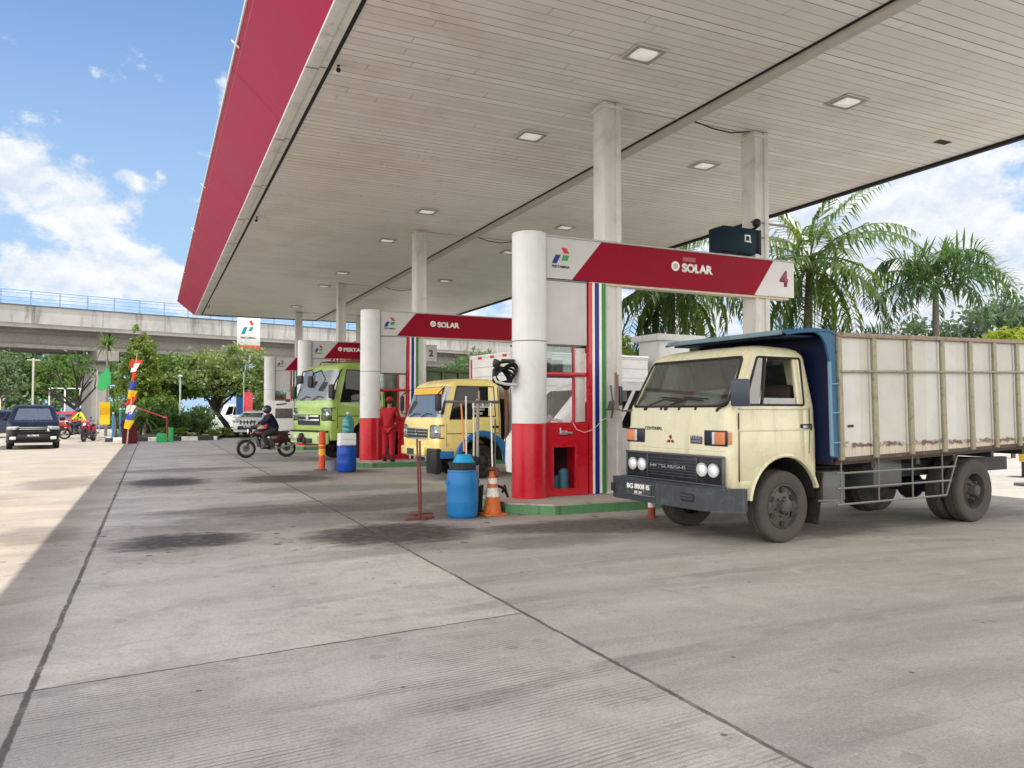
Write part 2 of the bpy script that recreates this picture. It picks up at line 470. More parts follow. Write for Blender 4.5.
    tot = t.math('MAXIMUM', tot, t.math('MULTIPLY', halo, t.math('MAXIMUM', t.math('MULTIPLY', spl, .62), t.math('MULTIPLY', spl2, .7))))
    dv = t.node('ShaderNodeTexVoronoi'); t.put(dv.inputs['Vector'], P); dv.inputs['Scale'].default_value = 4.5
    dr_r = t.math('MULTIPLY', t.math('POWER', t.white(dv.outputs['Position'], '3D'), 4.0), .30)
    drp = t.smooth(t.math('SUBTRACT', t.math('ADD', dv.outputs['Distance'], t.math('MULTIPLY', t.math('SUBTRACT', gr3, .5), .16)), dr_r), .012, -.012)
    tot = t.math('MAXIMUM', tot, t.math('MULTIPLY', drp, t.math('ADD', .18, t.math('MULTIPLY', halo, .65))))
    brown = t.math('MULTIPLY', halo, .28); col = t.mix(brown, col, (.20, .155, .11))
    col = t.mix(tot, col, (.040, .034, .031))
    # joints
    jn = t.math('MULTIPLY', t.math('SUBTRACT', t.noise(P, 2.0, 4, .7), .5), .035)
    jn2 = t.math('MULTIPLY', t.math('SUBTRACT', t.noise(P, 14, 3, .7), .5), .025)
    def joint(v, at, w):
        d = t.math('ABSOLUTE', t.math('ADD', t.math('ADD', t.math('SUBTRACT', v, at), jn), jn2)); return t.smooth(d, w, w * .45)
    j = t.math('MAXIMUM', joint(x, -.575, .024), joint(x, 2.56, .022))
    yy = t.math('SUBTRACT', y, t.math('MULTIPLY', x, .105))
    j = t.math('MAXIMUM', j, t.math('MULTIPLY', joint(yy, 5.0, .013), t.smooth(x, 2.6, 2.5)))
    j = t.math('MAXIMUM', j, t.math('MULTIPLY', joint(yy, 25.2, .03), .5))
    for xx in (-5.2, -9.8, 18.0, 24.0): j = t.math('MAXIMUM', j, t.math('MULTIPLY', joint(x, xx, .03), .5))
    jw = t.smooth(t.noise(P, 2.4, 4, .7), .25, .6, .5, .95)
    col = t.mix(t.math('MULTIPLY', j, jw), col, (.095, .085, .075))
    ck = t.node('ShaderNodeTexVoronoi', feature='DISTANCE_TO_EDGE'); ck.inputs['Scale'].default_value = .33
    wv = t.node('ShaderNodeVectorMath', operation='ADD'); t.put(wv.inputs[0], P)
    nz = t.node('ShaderNodeTexNoise'); nz.inputs['Scale'].default_value = 1.6; nz.inputs['Detail'].default_value = 6; t.put(nz.inputs['Vector'], P); t.l.new(nz.outputs[1], wv.inputs[1]); t.l.new(wv.outputs[0], ck.inputs['Vector'])
    cm = t.math('MULTIPLY', t.smooth(ck.outputs['Distance'], .006, .002), t.smooth(t.noise(P, .45, 3), .50, .62))
    col = t.mix(t.math('MULTIPLY', cm, .42), col, (.10, .09, .08))
    # scattered dark crumbs and pale flecks
    vo = t.node('ShaderNodeTexVoronoi'); t.put(vo.inputs['Vector'], P); vo.inputs['Scale'].default_value = 3.4
    cr = t.math('MULTIPLY', t.smooth(t.math('ADD', vo.outputs['Distance'], t.math('MULTIPLY', t.math('SUBTRACT', fine, .5), .12)), .075, .04), t.smooth(t.white(vo.outputs['Position'], '3D'), .35, .3))
    col = t.mix(t.math('MULTIPLY', cr, .75), col, (.06, .055, .05))
    t.put(b.inputs['Base Color'], col)
    b.inputs['Specular IOR Level'].default_value = .25
    t.put(b.inputs['Roughness'], t.math('SUBTRACT', .88, t.math('MULTIPLY', tot, .22)))
    h = t.math('ADD', t.math('MULTIPLY', fine, .25), t.math('ADD', t.math('MULTIPLY', grit, .2), t.math('MULTIPLY', mid, .2)))
    h = t.math('SUBTRACT', h, t.math('MULTIPLY', gr, .55)); h = t.math('SUBTRACT', h, t.math('MULTIPLY', j, 1.2))
    t.put(b.inputs['Normal'], t.bump(h, .55, .008))
    return m

def flat_noise_mat(name, c1, c2, s1=.5, s2=20., rough=.9, bump=.4):
    m = bpy.data.materials.new(name); m.use_nodes = True
    t = NT(m.node_tree); b = next(n for n in t.n if n.type == 'BSDF_PRINCIPLED')
    P = t.node('ShaderNodeTexCoord').outputs['Object']
    f = t.math('ADD', t.math('MULTIPLY', t.noise(P, s1, 5, .6), .6), t.math('MULTIPLY', t.noise(P, s2, 4, .6), .4))
    t.put(b.inputs['Base Color'], t.mix(t.smooth(f, .33, .67), c1, c2)); b.inputs['Roughness'].default_value = rough
    t.put(b.inputs['Normal'], t.bump(f, bump, .03)); return m

def sheet(name, x0, y0, x1, y1, z, m):
    return kind(MB().poly([(x0, y0, z), (x1, y0, z), (x1, y1, z), (x0, y1, z)]).build(name, m, smooth=False), 'structure')

sheet('ground', -3000, -3000, 3000, 3000, -.16, flat_noise_mat('earth', (.16, .17, .07), (.30, .27, .17), .05, 3.))
sheet('forecourt', -45, -30, 60, 66, 0, ground_mat())
sheet('road', -200, 76, 220, 92, -.10, flat_noise_mat('asphalt', (.05, .05, .052), (.085, .083, .08), .4, 30))
sheet('pavement', -45, 66, 60, 76, -.06, flat_noise_mat('paving', (.30, .28, .25), (.40, .37, .33), .4, 12))

kerb_m = bpy.data.materials.new('kerb_black_white'); kerb_m.use_nodes = True
t = NT(kerb_m.node_tree); b = next(n for n in t.n if n.type == 'BSDF_PRINCIPLED')
P = t.node('ShaderNodeTexCoord').outputs['Object']; x, y, z = t.sep(P)[:3]
st = t.math('GREATER_THAN', t.math('FRACT', t.math('DIVIDE', t.math('ADD', x, y), 1.7)), .5)
kc = t.mix(st, (.80, .78, .74), (.045, .045, .045))
t.put(b.inputs['Base Color'], t.mix(t.math('MULTIPLY', t.smooth(t.noise(P, 6, 6, .7), .5, .7), .5), kc, (.25, .22, .18)))
b.inputs['Roughness'].default_value = .8
kb = MB()
for (p, q) in [((-1.95, 42.6), (3.1, 43.1)), ((-1.95, 42.6), (-2.4, 63)), ((-.5, 50.6), (9.5, 51.6))]:
    p = Vector((*p, 0)); q = Vector((*q, 0)); d = q - p
    kb.box((p + q) / 2 + Vector((0, 0, .09)), (d.length, .22, .24), (0, 0, math.atan2(d.y, d.x)), .02)
kind(kb.build('kerb', kerb_m), 'structure')
gb = MB().poly([(-1.85, 42.7, .07), (3.1, 43.2, .07), (3.6, 47, .07), (10, 48.5, .07), (10, 63, .07), (-2.3, 63, .07)], (0, 0, .05))
kind(gb.build('garden_bed', flat_noise_mat('soil_grass', (.05, .10, .025), (.14, .17, .05), 1.5, 14)), 'structure')

# ================================================================== CANOPY
CZ = 6.8
X0, X1, Y0, Y1 = 2.42, 15.0, -2.2, 45.2
def ceiling_mat():
    m = bpy.data.materials.new('ceiling_planks'); m.use_nodes = True
    t = NT(m.node_tree); b = next(n for n in t.n if n.type == 'BSDF_PRINCIPLED')
    P = t.node('ShaderNodeTexCoord').outputs['Object']; x, y, z = t.sep(P)[:3]
    q = t.math('DIVIDE', y, .19); idx = t.math('FLOOR', q); fr = t.math('FRACT', q)
    per = t.white(idx)
    run = t.noise(t.comb(t.math('MULTIPLY', x, .25), t.math('MULTIPLY', idx, 3.7), 0), 1.6, 3, .6)
    line = t.smooth(t.math('ABSOLUTE', t.math('SUBTRACT', fr, .5)), t.math('SUBTRACT', .478, t.math('MULTIPLY', per, .05)), .492)
    ls = t.math('MULTIPLY', line, t.math('ADD', .48, t.math('MULTIPLY', t.smooth(t.math('ADD', t.math('MULTIPLY', per, .5), t.math('MULTIPLY', run, .7)), .45, .85), .75)))
    base = t.mix(per, (.75, .725, .69), (.86, .835, .80))
    jx = t.math('FRACT', t.math('ADD', t.math('DIVIDE', x, 5.8), t.math('MULTIPLY', per, 7.3)))
    jl = t.smooth(t.math('ABSOLUTE', t.math('SUBTRACT', jx, .5)), .4985, .4995)
    wst = t.math('MULTIPLY', t.smooth(t.noise(P, .32, 7, .7, .8), .60, .70), t.smooth(t.noise(P, 2.2, 5, .7), .4, .65))
    base = t.mix(t.math('MULTIPLY', wst, .45), base, (.36, .28, .20))
    base = t.mix(t.math('MULTIPLY', t.smooth(t.noise(P, .45, 6, .65, .4), .42, .72), .35), base, (.50, .43, .37))
    # broad alternating tone between pairs of planks
    t.put(b.inputs['Base Color'], t.mix(t.math('MAXIMUM', ls, t.math('MULTIPLY', jl, .5)), base, (.07, .055, .045))); b.inputs['Roughness'].default_value = .42
    b.inputs['Specular IOR Level'].default_value = .4
    t.put(b.inputs['Normal'], t.bump(t.math('SUBTRACT', t.math('ADD', t.math('MULTIPLY', t.noise(t.comb(t.math('MULTIPLY', x, .5), t.math('MULTIPLY', y, 5.2), 0), 1.2, 3), .9), t.math('MULTIPLY', per, .5)), line), .7, .014))
    return m
canopy = thing('canopy', 'long flat petrol station canopy with red slanted fascia and cream plank ceiling', 'canopy', (8.7, 21, 0))
def loc_(p): return (p[0] - 8.7, p[1] - 21, p[2])
def cpart(mb, name, m, **k): return mb.build(name, m, canopy, loc=(-8.7, -21, 0), **k)
cpart(MB().box(((X0 + X1) / 2, (Y0 + Y1) / 2, CZ + .04), (X1 - X0, Y1 - Y0, .08)), 'ceiling', ceiling_mat(), smooth=False)
red_f = mat('fascia_red', (.40, .011, .078), .42, dirt=.25, dcol=(.33, .02, .06), scale=.5, var=.07, bump=.12, bscale=.7, streak=.12, scol=(.22, .02, .05))
wht = mat('white_paint', (.78, .77, .75), .45, dirt=.25, dcol=(.42, .38, .33), scale=1.2)
gut = mat('gutter_white', (.76, .75, .72), .5, streak=.5, scol=(.22, .20, .17), dirt=.45, dcol=(.34, .31, .27), scale=1.5)
dark = mat('black_gap', (.02, .02, .022), .7)
steel = mat('trim_grey', (.48, .45, .41), .45, dirt=.3, scale=2)
# fascia ring, leaning outwards
def ring(x0, y0, x1, y1, z): return [(x0, y0, z), (x1, y0, z), (x1, y1, z), (x0, y1, z)]
A = ring(2.02, Y0 - .4, 15.14, 45.45, CZ - .03); B = ring(1.17, Y0 - 1.25, 16.0, 46.15, 7.58); C_ = ring(1.25, Y0 - 1.15, 15.92, 46.05, 7.60)
cpart(MB().grid([A, B, C_, ring(2.4, Y0, 15.0, 45.0, 7.2)], closed=True), 'fascia', red_f, smooth=False)
cap = MB()
for p, q in ((0, 3), (3, 2), (2, 1), (1, 0)): cap.tube([B[p], B[q]], .022, 6)
cpart(cap, 'fascia_edge', wht)
fs = MB()
for yy in np.arange(2.0, 46, 6.1):   # sheet seams of the fascia with small clips on the top edge
    a = Vector((2.02, yy, CZ - .03)); c = Vector((1.17, yy, 7.58)); n = Vector((-.63, 0, -.77)) * .002
    fs.poly([a + n, c + n, c + n + Vector((0, .018, 0)), a + n + Vector((0, .018, 0))])
cpart(fs, 'fascia_seam', mat('fascia_seam', (.40, .012, .04), .5), smooth=False)
for yy in (8.3, 10.4, 13.2, 22.0, 27.5, 36.0): cpart(MB().box((1.15, yy, 7.55), (.16, .03, .02), (0, R(40), 0)), 'fascia_clip', wht)
cpart(MB().poly(ring(1.25, Y0 - 1.15, 15.92, 46.05, 7.50), (0, 0, .06)), 'roof_sheet', mat('roof_sheet', (.5, .5, .5), .6), smooth=False)
g = MB()
for sx, xa in ((1, 2.02),):
    g.box((xa + sx * .10, 21.5, CZ - .035), (.19, 47.3, .07), bev=.012)
    g.box((xa + sx * .265, 21.5, CZ - .005), (.13, 47.3, .06), bev=.01)
cpart(g, 'gutter', gut)
jo = MB()
for yy in np.arange(1.5, 45, 3.4): jo.box((2.12, yy, CZ - .073), (.20, .035, .012)); jo.box((2.285, yy, CZ - .037), (.1, .03, .012))
cpart(jo, 'gutter_joint', mat('joint_grey', (.30, .28, .25), .6))
cpart(MB().box((2.375, 21.5, CZ + .01), (.09, 47.2, .04)).box((15.06, 21.5, CZ - .02), (.11, 47.2, .09)).box((8.7, Y1 + .12, CZ + .0), (12.6, .24, .06)), 'shadow_gap', dark, smooth=False)
tr = MB().box((8.64, 21.5, CZ - .03), (.13, 47.2, .06), bev=.008).box((8.78, 21.5, CZ - .018), (.12, 47.2, .036), bev=.006)
for yy in (11.18, 21.48, 31.78, 41.98): tr.box((7.9, yy, CZ - .006), (1.36, .03, .012)); tr.box((9.45, yy, CZ - .006), (1.2, .03, .012))
cpart(tr, 'ridge_trim', steel)
cpart(MB().box((8.55, 21.5, CZ - .006), (.05, 47.2, .012)), 'trim_gap', dark, smooth=False)
cb = MB()
for yy in (11.1, 21.4, 31.7):
    cb.tube([(8.86, yy, CZ - .02), (9.2, yy - .1, CZ - .13), (9.6, yy - .12, CZ - .15), (10.1, yy - .05, CZ - .03)], .012, 6)
cpart(cb, 'cable', dark)
hole = cpart(MB().box((13.98, 9.94, CZ - .004), (.34, .17, .008)), 'missing_plank', dark, smooth=False)

# ceiling lights (square recessed floodlights)
lit = mat('lamp_glass', (.85, .83, .78), .25, emis=((1, .97, .90), .10))
frm = mat('lamp_frame', (.36, .34, .31), .5)
def ceiling_light():
    o = thing('ceiling_light', '', 'ceiling light', group='recessed lights in the canopy ceiling')
    f = MB()
    for sx, sy, wx, wy in ((0, .24, .56, .05), (0, -.24, .56, .05), (.255, 0, .05, .43), (-.255, 0, .05, .43)):
        f.box((sx * .86, sy * .86, -.012), (wx * .86, wy * .86, .03), bev=.006)
    f.build('frame', frm, o)
    gl_ = MB(); gl_.grid([[(x, y, -.004 - .03 * (1 - (x / .22) ** 2) * (1 - (y / .2) ** 2)) for x in np.linspace(-.195, .195, 7)] for y in np.linspace(-.18, .18, 7)])
    gl_.build('lens', lit, o)
    r = MB()
    r.box((0, 0, -.006), (.53, .53, .01)).build('trim_plate', mat('lamp_trim', (.72, .69, .64), .5), o)
    return o
CL = ceiling_light()
spots = []
for i, yy in enumerate((9.3, 13.05, 19.2, 23.0, 29.2, 32.6, 39.6)):
    for j, xx in enumerate((6.5, 10.66)): spots.append((xx, yy, i, j))
ordn = ['nearest', 'second nearest', 'third nearest', 'fourth nearest', 'fifth nearest', 'sixth nearest', 'farthest']
for k, (xx, yy, i, j) in enumerate(spots):
    o = CL if k == 0 else copy_tree(CL)
    relabel(o, (xx, yy, CZ - .012), 0, 'square ceiling light, %s in the row %s the ridge trim' % (ordn[i], 'to the left of' if j == 0 else 'to the right of'))

# small security cameras under the left canopy edge
def cctv():
    o = thing('security_camera', '', 'security camera', group='security cameras under the canopy edge')
    MB().cyl((0, 0, 0), (0, 0, -.09), .02).sphere((0, 0, -.1), .03).build('bracket', dark, o)
    MB().cyl((-.02, -.02, -.11), (.05, -.16, -.15), .04, .045).build('housing', mat('cctv_white', (.75, .75, .75), .35), o)
    MB().cyl((.051, -.162, -.151), (.056, -.172, -.153), .036).build('lens', dark, o)
    return o
c1 = cctv(); relabel(c1, (2.5, 11.6, CZ), -30, 'small white security camera under the near canopy edge, the nearer one')
c2 = copy_tree(c1); relabel(c2, (2.5, 21.7, CZ), -30, 'small white security camera halfway along the canopy edge')
c3 = copy_tree(c1); relabel(c3, (2.5, 40.8, CZ), -30, 'tiny security camera near the far corner of the canopy')

# canopy columns
colm = mat('column_paint', (.66, .65, .635), .5, dirt=.45, dcol=(.36, .33, .29), scale=1.1, bump=.05, streak=.28, scol=(.24, .21, .18))
def column():
    o = thing('canopy_column', '', 'column', group='square columns carrying the canopy')
    s = MB()
    s.box((-.12, 0, 3.4), (.10, .36, 6.78), bev=.01).box((.12, 0, 3.4), (.10, .36, 6.78), bev=.01).box((0, .0, 3.4), (.15, .30, 6.78))
    s.build('shaft', colm, o)
    MB().box((0, 0, .16), (.44, .44, .04), bev=.01).build('base_plate', colm, o)
    MB().box((0, 0, 6.70), (.40, .42, .05), bev=.01).build('head_plate', colm, o)
    return o
C0 = column()
rown = ['nearest island, numbered 4', 'second island from the camera', 'third island from the camera', 'farthest island']
k = 0
ISY = (11.0, 21.3, 31.6, 41.8)
for i, yy in enumerate(ISY):
    for j, xx in enumerate((7.04, 10.34)):
        o = C0 if k == 0 else copy_tree(C0)
        relabel(o, (xx, yy + .18, 0), 0, 'grey canopy column on the %s, %s' % (rown[i], 'beside the dispenser' if j == 0 else 'at the end with the number plate'))
        k += 1
# ================================================================== PUMP ISLANDS AND DISPENSERS
green_k = mat('kerb_green', (.09, .24, .11), .6, streak=.8, scol=(.06, .06, .05), dirt=.65, dcol=(.12, .11, .08), scale=2.2)
conc = mat('island_concrete', (.42, .38, .33), .85, dirt=.6, dcol=(.16, .13, .11), scale=2, bump=.3)
wpil = mat('pillar_white', (.64, .655, .66), .38, streak=.22, scol=(.30, .28, .25), dirt=.22, dcol=(.45, .42, .38), scale=1.3)
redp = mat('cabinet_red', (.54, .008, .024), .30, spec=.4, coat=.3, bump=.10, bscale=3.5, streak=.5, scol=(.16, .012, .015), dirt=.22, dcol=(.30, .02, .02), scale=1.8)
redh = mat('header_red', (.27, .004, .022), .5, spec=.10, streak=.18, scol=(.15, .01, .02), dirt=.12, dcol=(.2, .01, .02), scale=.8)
greyp = mat('panel_grey', (.56, .555, .56), .5, spec=.3, streak=.25, scol=(.30, .28, .26), dirt=.2, dcol=(.40, .37, .34), scale=1.2)
blue_s = mat('stripe_blue', (.012, .022, .20), .35)
green_s = mat('stripe_green', (.055, .23, .06), .4)
white_s = mat('lettering_white', (.84, .84, .83), .4)
logo_r = mat('logo_red', (.60, .02, .03), .4)
logo_b = mat('logo_blue', (.015, .03, .24), .4)
logo_g = mat('logo_green', (.05, .30, .07), .4)
blk = mat('black_plastic', (.018, .018, .02), .45)
rub = mat('rubber', (.022, .021, .02), .75, dirt=.5, dcol=(.10, .085, .07), scale=4, bump=.15)
alu = mat('aluminium', (.55, .56, .57), .35, .7)

IDX = ['4', '3', '2', '1']
NEAR = ['nearest, numbered 4', 'second from the camera', 'third from the camera', 'farthest from the camera']
def island(i, y):
    o = thing('pump_island', 'raised green edged pump island, the %s' % NEAR[i], 'pump island', (5, y, 0), group='pump islands under the canopy')
    out = [(-.22, -.55), (.35, -1.05), (6.4, -1.05), (6.4, 1.05), (.35, 1.05), (-.22, .55)]
    m = MB().poly([(a, b, -.02) for a, b in out], (0, 0, .145)); m.build('kerb_edge', green_k, o, smooth=False)
    i2 = [(a * .985 + (.04 if a < 0 else 0), b * .95) for a, b in out]
    MB().poly([(a, b, .12) for a, b in i2], (0, 0, .03)).build('top_slab', conc, o, smooth=False)
    return o
def station(i, y, word, hidden=False):
    o = thing('fuel_dispenser', 'red and white dispenser with header beam, on the pump island %s' % NEAR[i], 'fuel dispenser', (5.45 if i == 0 else 5.55, y, 0), group='fuel dispensers')
    # white round pillar in three sheets over a red base
    pr = [(.278, 1.32)]
    for a, b in ((1.325, 2.62), (2.63, 4.33)): pr += [(.278, a), (.278, b - .004), (.272, b), (.272, b + .006)]
    MB().lathe(pr[1:], seg=40).lathe([(.280, 4.335), (.280, 4.355), (.25, 4.37), (0, 4.375)], seg=40).build('pillar', wpil, o, angle=50)
    MB().lathe([(.2784, 2.617), (.2790, 2.620), (.2790, 2.630), (.2784, 2.633)], seg=40, caps=False).build('pillar_joint', mat('joint_dark', (.16, .16, .17), .5), o)
    MB().lathe([(.282, .14), (.282, 1.315), (.277, 1.322)], seg=40).build('pillar_base', redp, o)
    # header beam
    hy0, hy1, z0, z1 = -.06, .17, 3.67, 4.35
    xa, xb = .285, 5.60
    hb = MB().box(((xa + xb) / 2, (hy0 + hy1) / 2 + .01, (z0 + z1) / 2), (xb - xa, hy1 - hy0 - .02, z1 - z0 - .03), bev=.01)
    hb.build('header_beam', mat('beam_grey', (.36, .36, .37), .5, dirt=.4, scale=1.5), o)
    MB().poly([(xa, hy0 - .004, z0), (.75, hy0 - .004, z0), (1.325, hy0 - .004, z1), (xa, hy0 - .004, z1)], (0, .02, 0)).build('logo_panel', mat('header_grey', (.55, .55, .555), .5, dirt=.12, dcol=(.4, .38, .36), scale=1), o, smooth=False)
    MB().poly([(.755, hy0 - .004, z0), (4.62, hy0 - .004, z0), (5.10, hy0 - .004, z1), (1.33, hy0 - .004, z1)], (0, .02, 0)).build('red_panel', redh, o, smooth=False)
    MB().poly([(4.625, hy0 - .004, z0), (xb, hy0 - .004, z0), (xb, hy0 - .004, z1), (5.105, hy0 - .004, z1)], (0, .02, 0)).build('number_panel', mat('header_white', (.68, .675, .68), .5, dirt=.1, scale=1), o, smooth=False)
    MB().box(((xa + xb) / 2, hy0 + .11, z1 + .004), (xb - xa + .02, .27, .03), bev=.008).build('header_cap', mat('cap_grey', (.42, .42, .42), .4, dirt=.2), o)
    MB().box((3.3, hy0 + .12, z0 - .02), (4.4, .18, .045), bev=.01).build('header_light_strip', mat('strip_cream', (.70, .60, .44), .4, dirt=.5, dcol=(.35, .25, .15), scale=2), o)
    # emblem: three slanted blocks and the small name line
    yy = hy0 - .012
    lg = MB().poly([(.375, yy, 3.915), (.465, yy, 3.915), (.54, yy, 4.06), (.45, yy, 4.06)], (0, .01, 0)); lo = lg.build('emblem', logo_b, o, smooth=False)
    MB().poly([(.55, yy, 4.18), (.64, yy, 4.18), (.70, yy, 4.09), (.61, yy, 4.09)], (0, .01, 0)).build('emblem_red', logo_r, lo, smooth=False)
    MB().poly([(.555, yy, 3.97), (.66, yy, 3.97), (.70, yy, 4.06), (.59, yy, 4.06)], (0, .01, 0)).build('emblem_green', logo_g, lo, smooth=False)
    text('PERTAMINA', 'name_lettering', blk, o, (.38, yy + .004, 3.845), FRONT, width=.33, height=.045, bold=.01)
    if word:
        wx = (2.97, 1.98, 1.55)[i]
        MB().lathe([(0, 0), (.085, 0), (.085, .012), (0, .012)], (wx - .14, yy, 4.06), 'Y', 28).build('disc', white_s, o)
        MB().lathe([(.042, 0), (.050, 0), (.050, .006), (.042, .006)], (wx - .14, yy - .008, 4.06), 'Y', 24).build('disc_ring', mat('disc_grey', (.40, .48, .44), .4), o)
        wdt = .68 if word == 'SOLAR' else 1.15
        text(word, 'lettering', white_s, o, (wx, yy + .004, 3.965), FRONT, width=wdt, height=.16, bold=.045, depth=.012)
        if i == 0:
            MB().box((3.13, yy + .008, 4.20), (.28, .006, .075)).build('painted_over_patch', mat('patch_pink', (.36, .10, .12), .5, dirt=.5, dcol=(.20, .02, .05), scale=14), o)
    text(IDX[i], 'number', mat('number_maroon', (.26, .05, .09), .4), o, (5.24, yy + .004, 3.87), FRONT, height=.30, bold=.04, depth=.01)
    # body between the pillar and the stripes
    seen = set(COL.objects)
    MB().box((.72, -.20, 3.13), (.76, .30, 1.06), bev=.012).build('upper_panel', greyp, o)
    MB().box((.72, -.20, 3.64), (.77, .31, .02)).build('panel_joint', mat('joint_dark', (.16, .16, .17), .5), o)
    # red cabinet with an open service hatch (front wall built round the opening)
    cx0, cx1, cz0, cz1, fy, by = .12, 1.10, .16, 1.33, -.37, .25
    ox0, ox1, oz0, oz1 = .46, .86, .27, .93
    cab = MB()
    for (a, b_, c, d) in ((cx0, ox0, cz0, cz1), (ox1, cx1, cz0, cz1), (ox0, ox1, cz0, oz0), (ox0, ox1, oz1, cz1)):
        cab.box(((a + b_) / 2, fy + .015, (c + d) / 2), (b_ - a, .03, d - c))
    cab.box(((cx0 + cx1) / 2, by, (cz0 + cz1) / 2), (cx1 - cx0, .03, cz1 - cz0)).box((cx1 - .015, (fy + by) / 2, (cz0 + cz1) / 2), (.03, by - fy - .03, cz1 - cz0 - .004))
    cab.box(((cx0 + cx1) / 2, (fy + by) / 2, cz1 - .012), (cx1 - cx0 - .01, by - fy - .03, .02))
    cab.build('cabinet', redp, o)
    fr = MB()
    for (c, s) in (((.66, fy - .006, oz0 - .02), (.46, .018, .035)), ((.66, fy - .006, oz1 + .02), (.46, .018, .035)), ((ox0 - .02, fy - .006, .6), (.035, .018, .70)), ((ox1 + .02, fy - .006, .6), (.035, .018, .70))): fr.box(c, s, bev=.006)
    fr.build('hatch_frame', redp, o)
    MB().box((.66, .18, .6), (.7, .02, .9)).box((.66, -.08, .21), (.7, .5, .02)).build('hatch_inside', mat('hatch_dark', (.035, .008, .012), .7), o)
    pm = MB().cyl((.58, -.12, .22), (.58, -.12, .46), .10, seg=20).cyl((.76, -.16, .22), (.76, -.16, .50), .085, seg=20).sphere((.76, -.16, .52), .09, (1, 1, .7)).cyl((.58, -.12, .46), (.58, -.12, .82), .025).box((.52, 0, .72), (.08, .12, .22))
    pm.build('pump_motor', mat('pump_teal', (.05, .16, .22), .5, dirt=.6, scale=6), o)
    MB().box((.62, fy - .03, 1.17), (.14, .06, .07), bev=.015).cyl((.70, fy - .04, 1.17), (.78, fy - .05, 1.165), .016).cyl((.57, fy - .03, 1.20), (.57, fy - .03, 1.25), .014).build('valve', alu, o)
    # open display bay above the cabinet: red frame, glass sheet, shelf
    bay = MB()
    bay.box((.72, -.30, 2.12), (.78, .06, .065), bev=.008).box((.88, -.28, 1.71), (.03, .05, .75)).box((.88, -.28, 2.37), (.025, .05, .43))
    bay.build('bay_frame', redp, o)
    MB().box((.57, -.27, 2.36), (.58, .008, .42)).build('bay_glass', glass('dispenser_glass', (.62, .74, .72), .05, 1.3), o)
    mt_ = MB()
    for q, xx in enumerate((.36, .46, .55, .66, .76)): mt_.box((xx, -.05, 2.24 + .03 * (q % 2)), (.06, .10, .20 + .06 * (q % 3)), bev=.012)
    mt_.build('meter_block', mat('meter_grey', (.16, .20, .20), .4, dirt=.4, scale=8), o)
    MB().box((1.01, -.25, 1.95), (.20, .05, 1.22), bev=.004).build('bay_side_panel', mat('bay_white', (.66, .66, .65), .4, dirt=.4, scale=3), o)
    MB().box((.66, -.02, 2.09), (.76, .40, .02)).build('shelf', mat('shelf_dark', (.10, .10, .10), .5), o)
    j = MB().box((.38, -.30, 1.40), (.14, .10, .10), (0, R(-25), .3), .015).box((.54, -.29, 1.375), (.22, .12, .05), (0, R(8), -.2), .012); j.build('rag', mat('rag_white', (.55, .50, .48), .8, dirt=.7, dcol=(.35, .05, .06), scale=9), o)
    post(seen, Matrix.Translation((-.055 , .31, 0)) @ Matrix.Diagonal((1.0, 1, 1, 1)))
    # vertical coloured stripes
    sx = 1.075
    for nm, w_, m_ in (('red_stripe', .07, redp), ('white_stripe', .045, white_s), ('blue_stripe', .085, blue_s), ('white_stripe', .05, white_s), ('green_stripe', .08, green_s)):
        MB().box((sx + w_ / 2, -.005, 1.905), (w_, .09, 3.49)).build(nm, m_, o, smooth=False); sx += w_
    if i == 0:
        MB().tube([(.75, -.09, 1.32), (.81, -.10, 1.22), (.95, -.11, 1.17), (1.15, -.08, 1.22), (1.33, -.07, 1.38), (1.42, -.06, 1.40)], .006, 6).build('cable', mat('cable_white', (.7, .7, .68), .5), o)
        nz = MB().tube([(1.50, -.05, 1.95), (1.50, -.09, 1.75), (1.51, -.11, 1.6), (1.51, -.05, 1.4)], .018).box((1.48, -.10, 1.62), (.08, .10, .14), (0, R(14), 0), .02).box((1.44, -.13, 1.55), (.16, .03, .04), None, .01)
        nz.build('nozzle', mat('nozzle_grey', (.14, .14, .145), .4, .3), o)
    return o
for i, y in enumerate(ISY):
    island(i, y)
    station(i, y, ['SOLAR', 'SOLAR', 'PERTALITE', ''][i])

# the old style pump beside the farthest pillar
pw = mat('pump_white', (.72, .72, .71), .35, dirt=.25, scale=3)
o = thing('fuel_pump', 'white box shaped fuel pump with dark display behind the motorcyclist', 'fuel pump', (6.0, 40.9, .15))
MB().box((0, 0, .95), (1.25, .5, 1.9), bev=.03).build('body', pw, o)
MB().box((.12, -.262, 1.25), (.86, .03, .50), bev=.01).build('display', mat('display_grey', (.10, .09, .085), .3, dirt=.5, dcol=(.3, .26, .22), scale=7), o)
MB().box((-.02, -.27, 1.72), (.5, .04, .06), (0, R(-6), 0), .01).box((.30, -.27, 1.88), (.2, .04, .08), None, .01).build('mark', blk, o)
for sx in (-.55, .55):
    MB().tube([(sx * 1.2, -.1, 1.5), (sx * 1.35, -.3, .9), (sx * 1.25, -.3, .5), (sx * 1.2, -.1, .9)], .02).build('hose', rub, o)

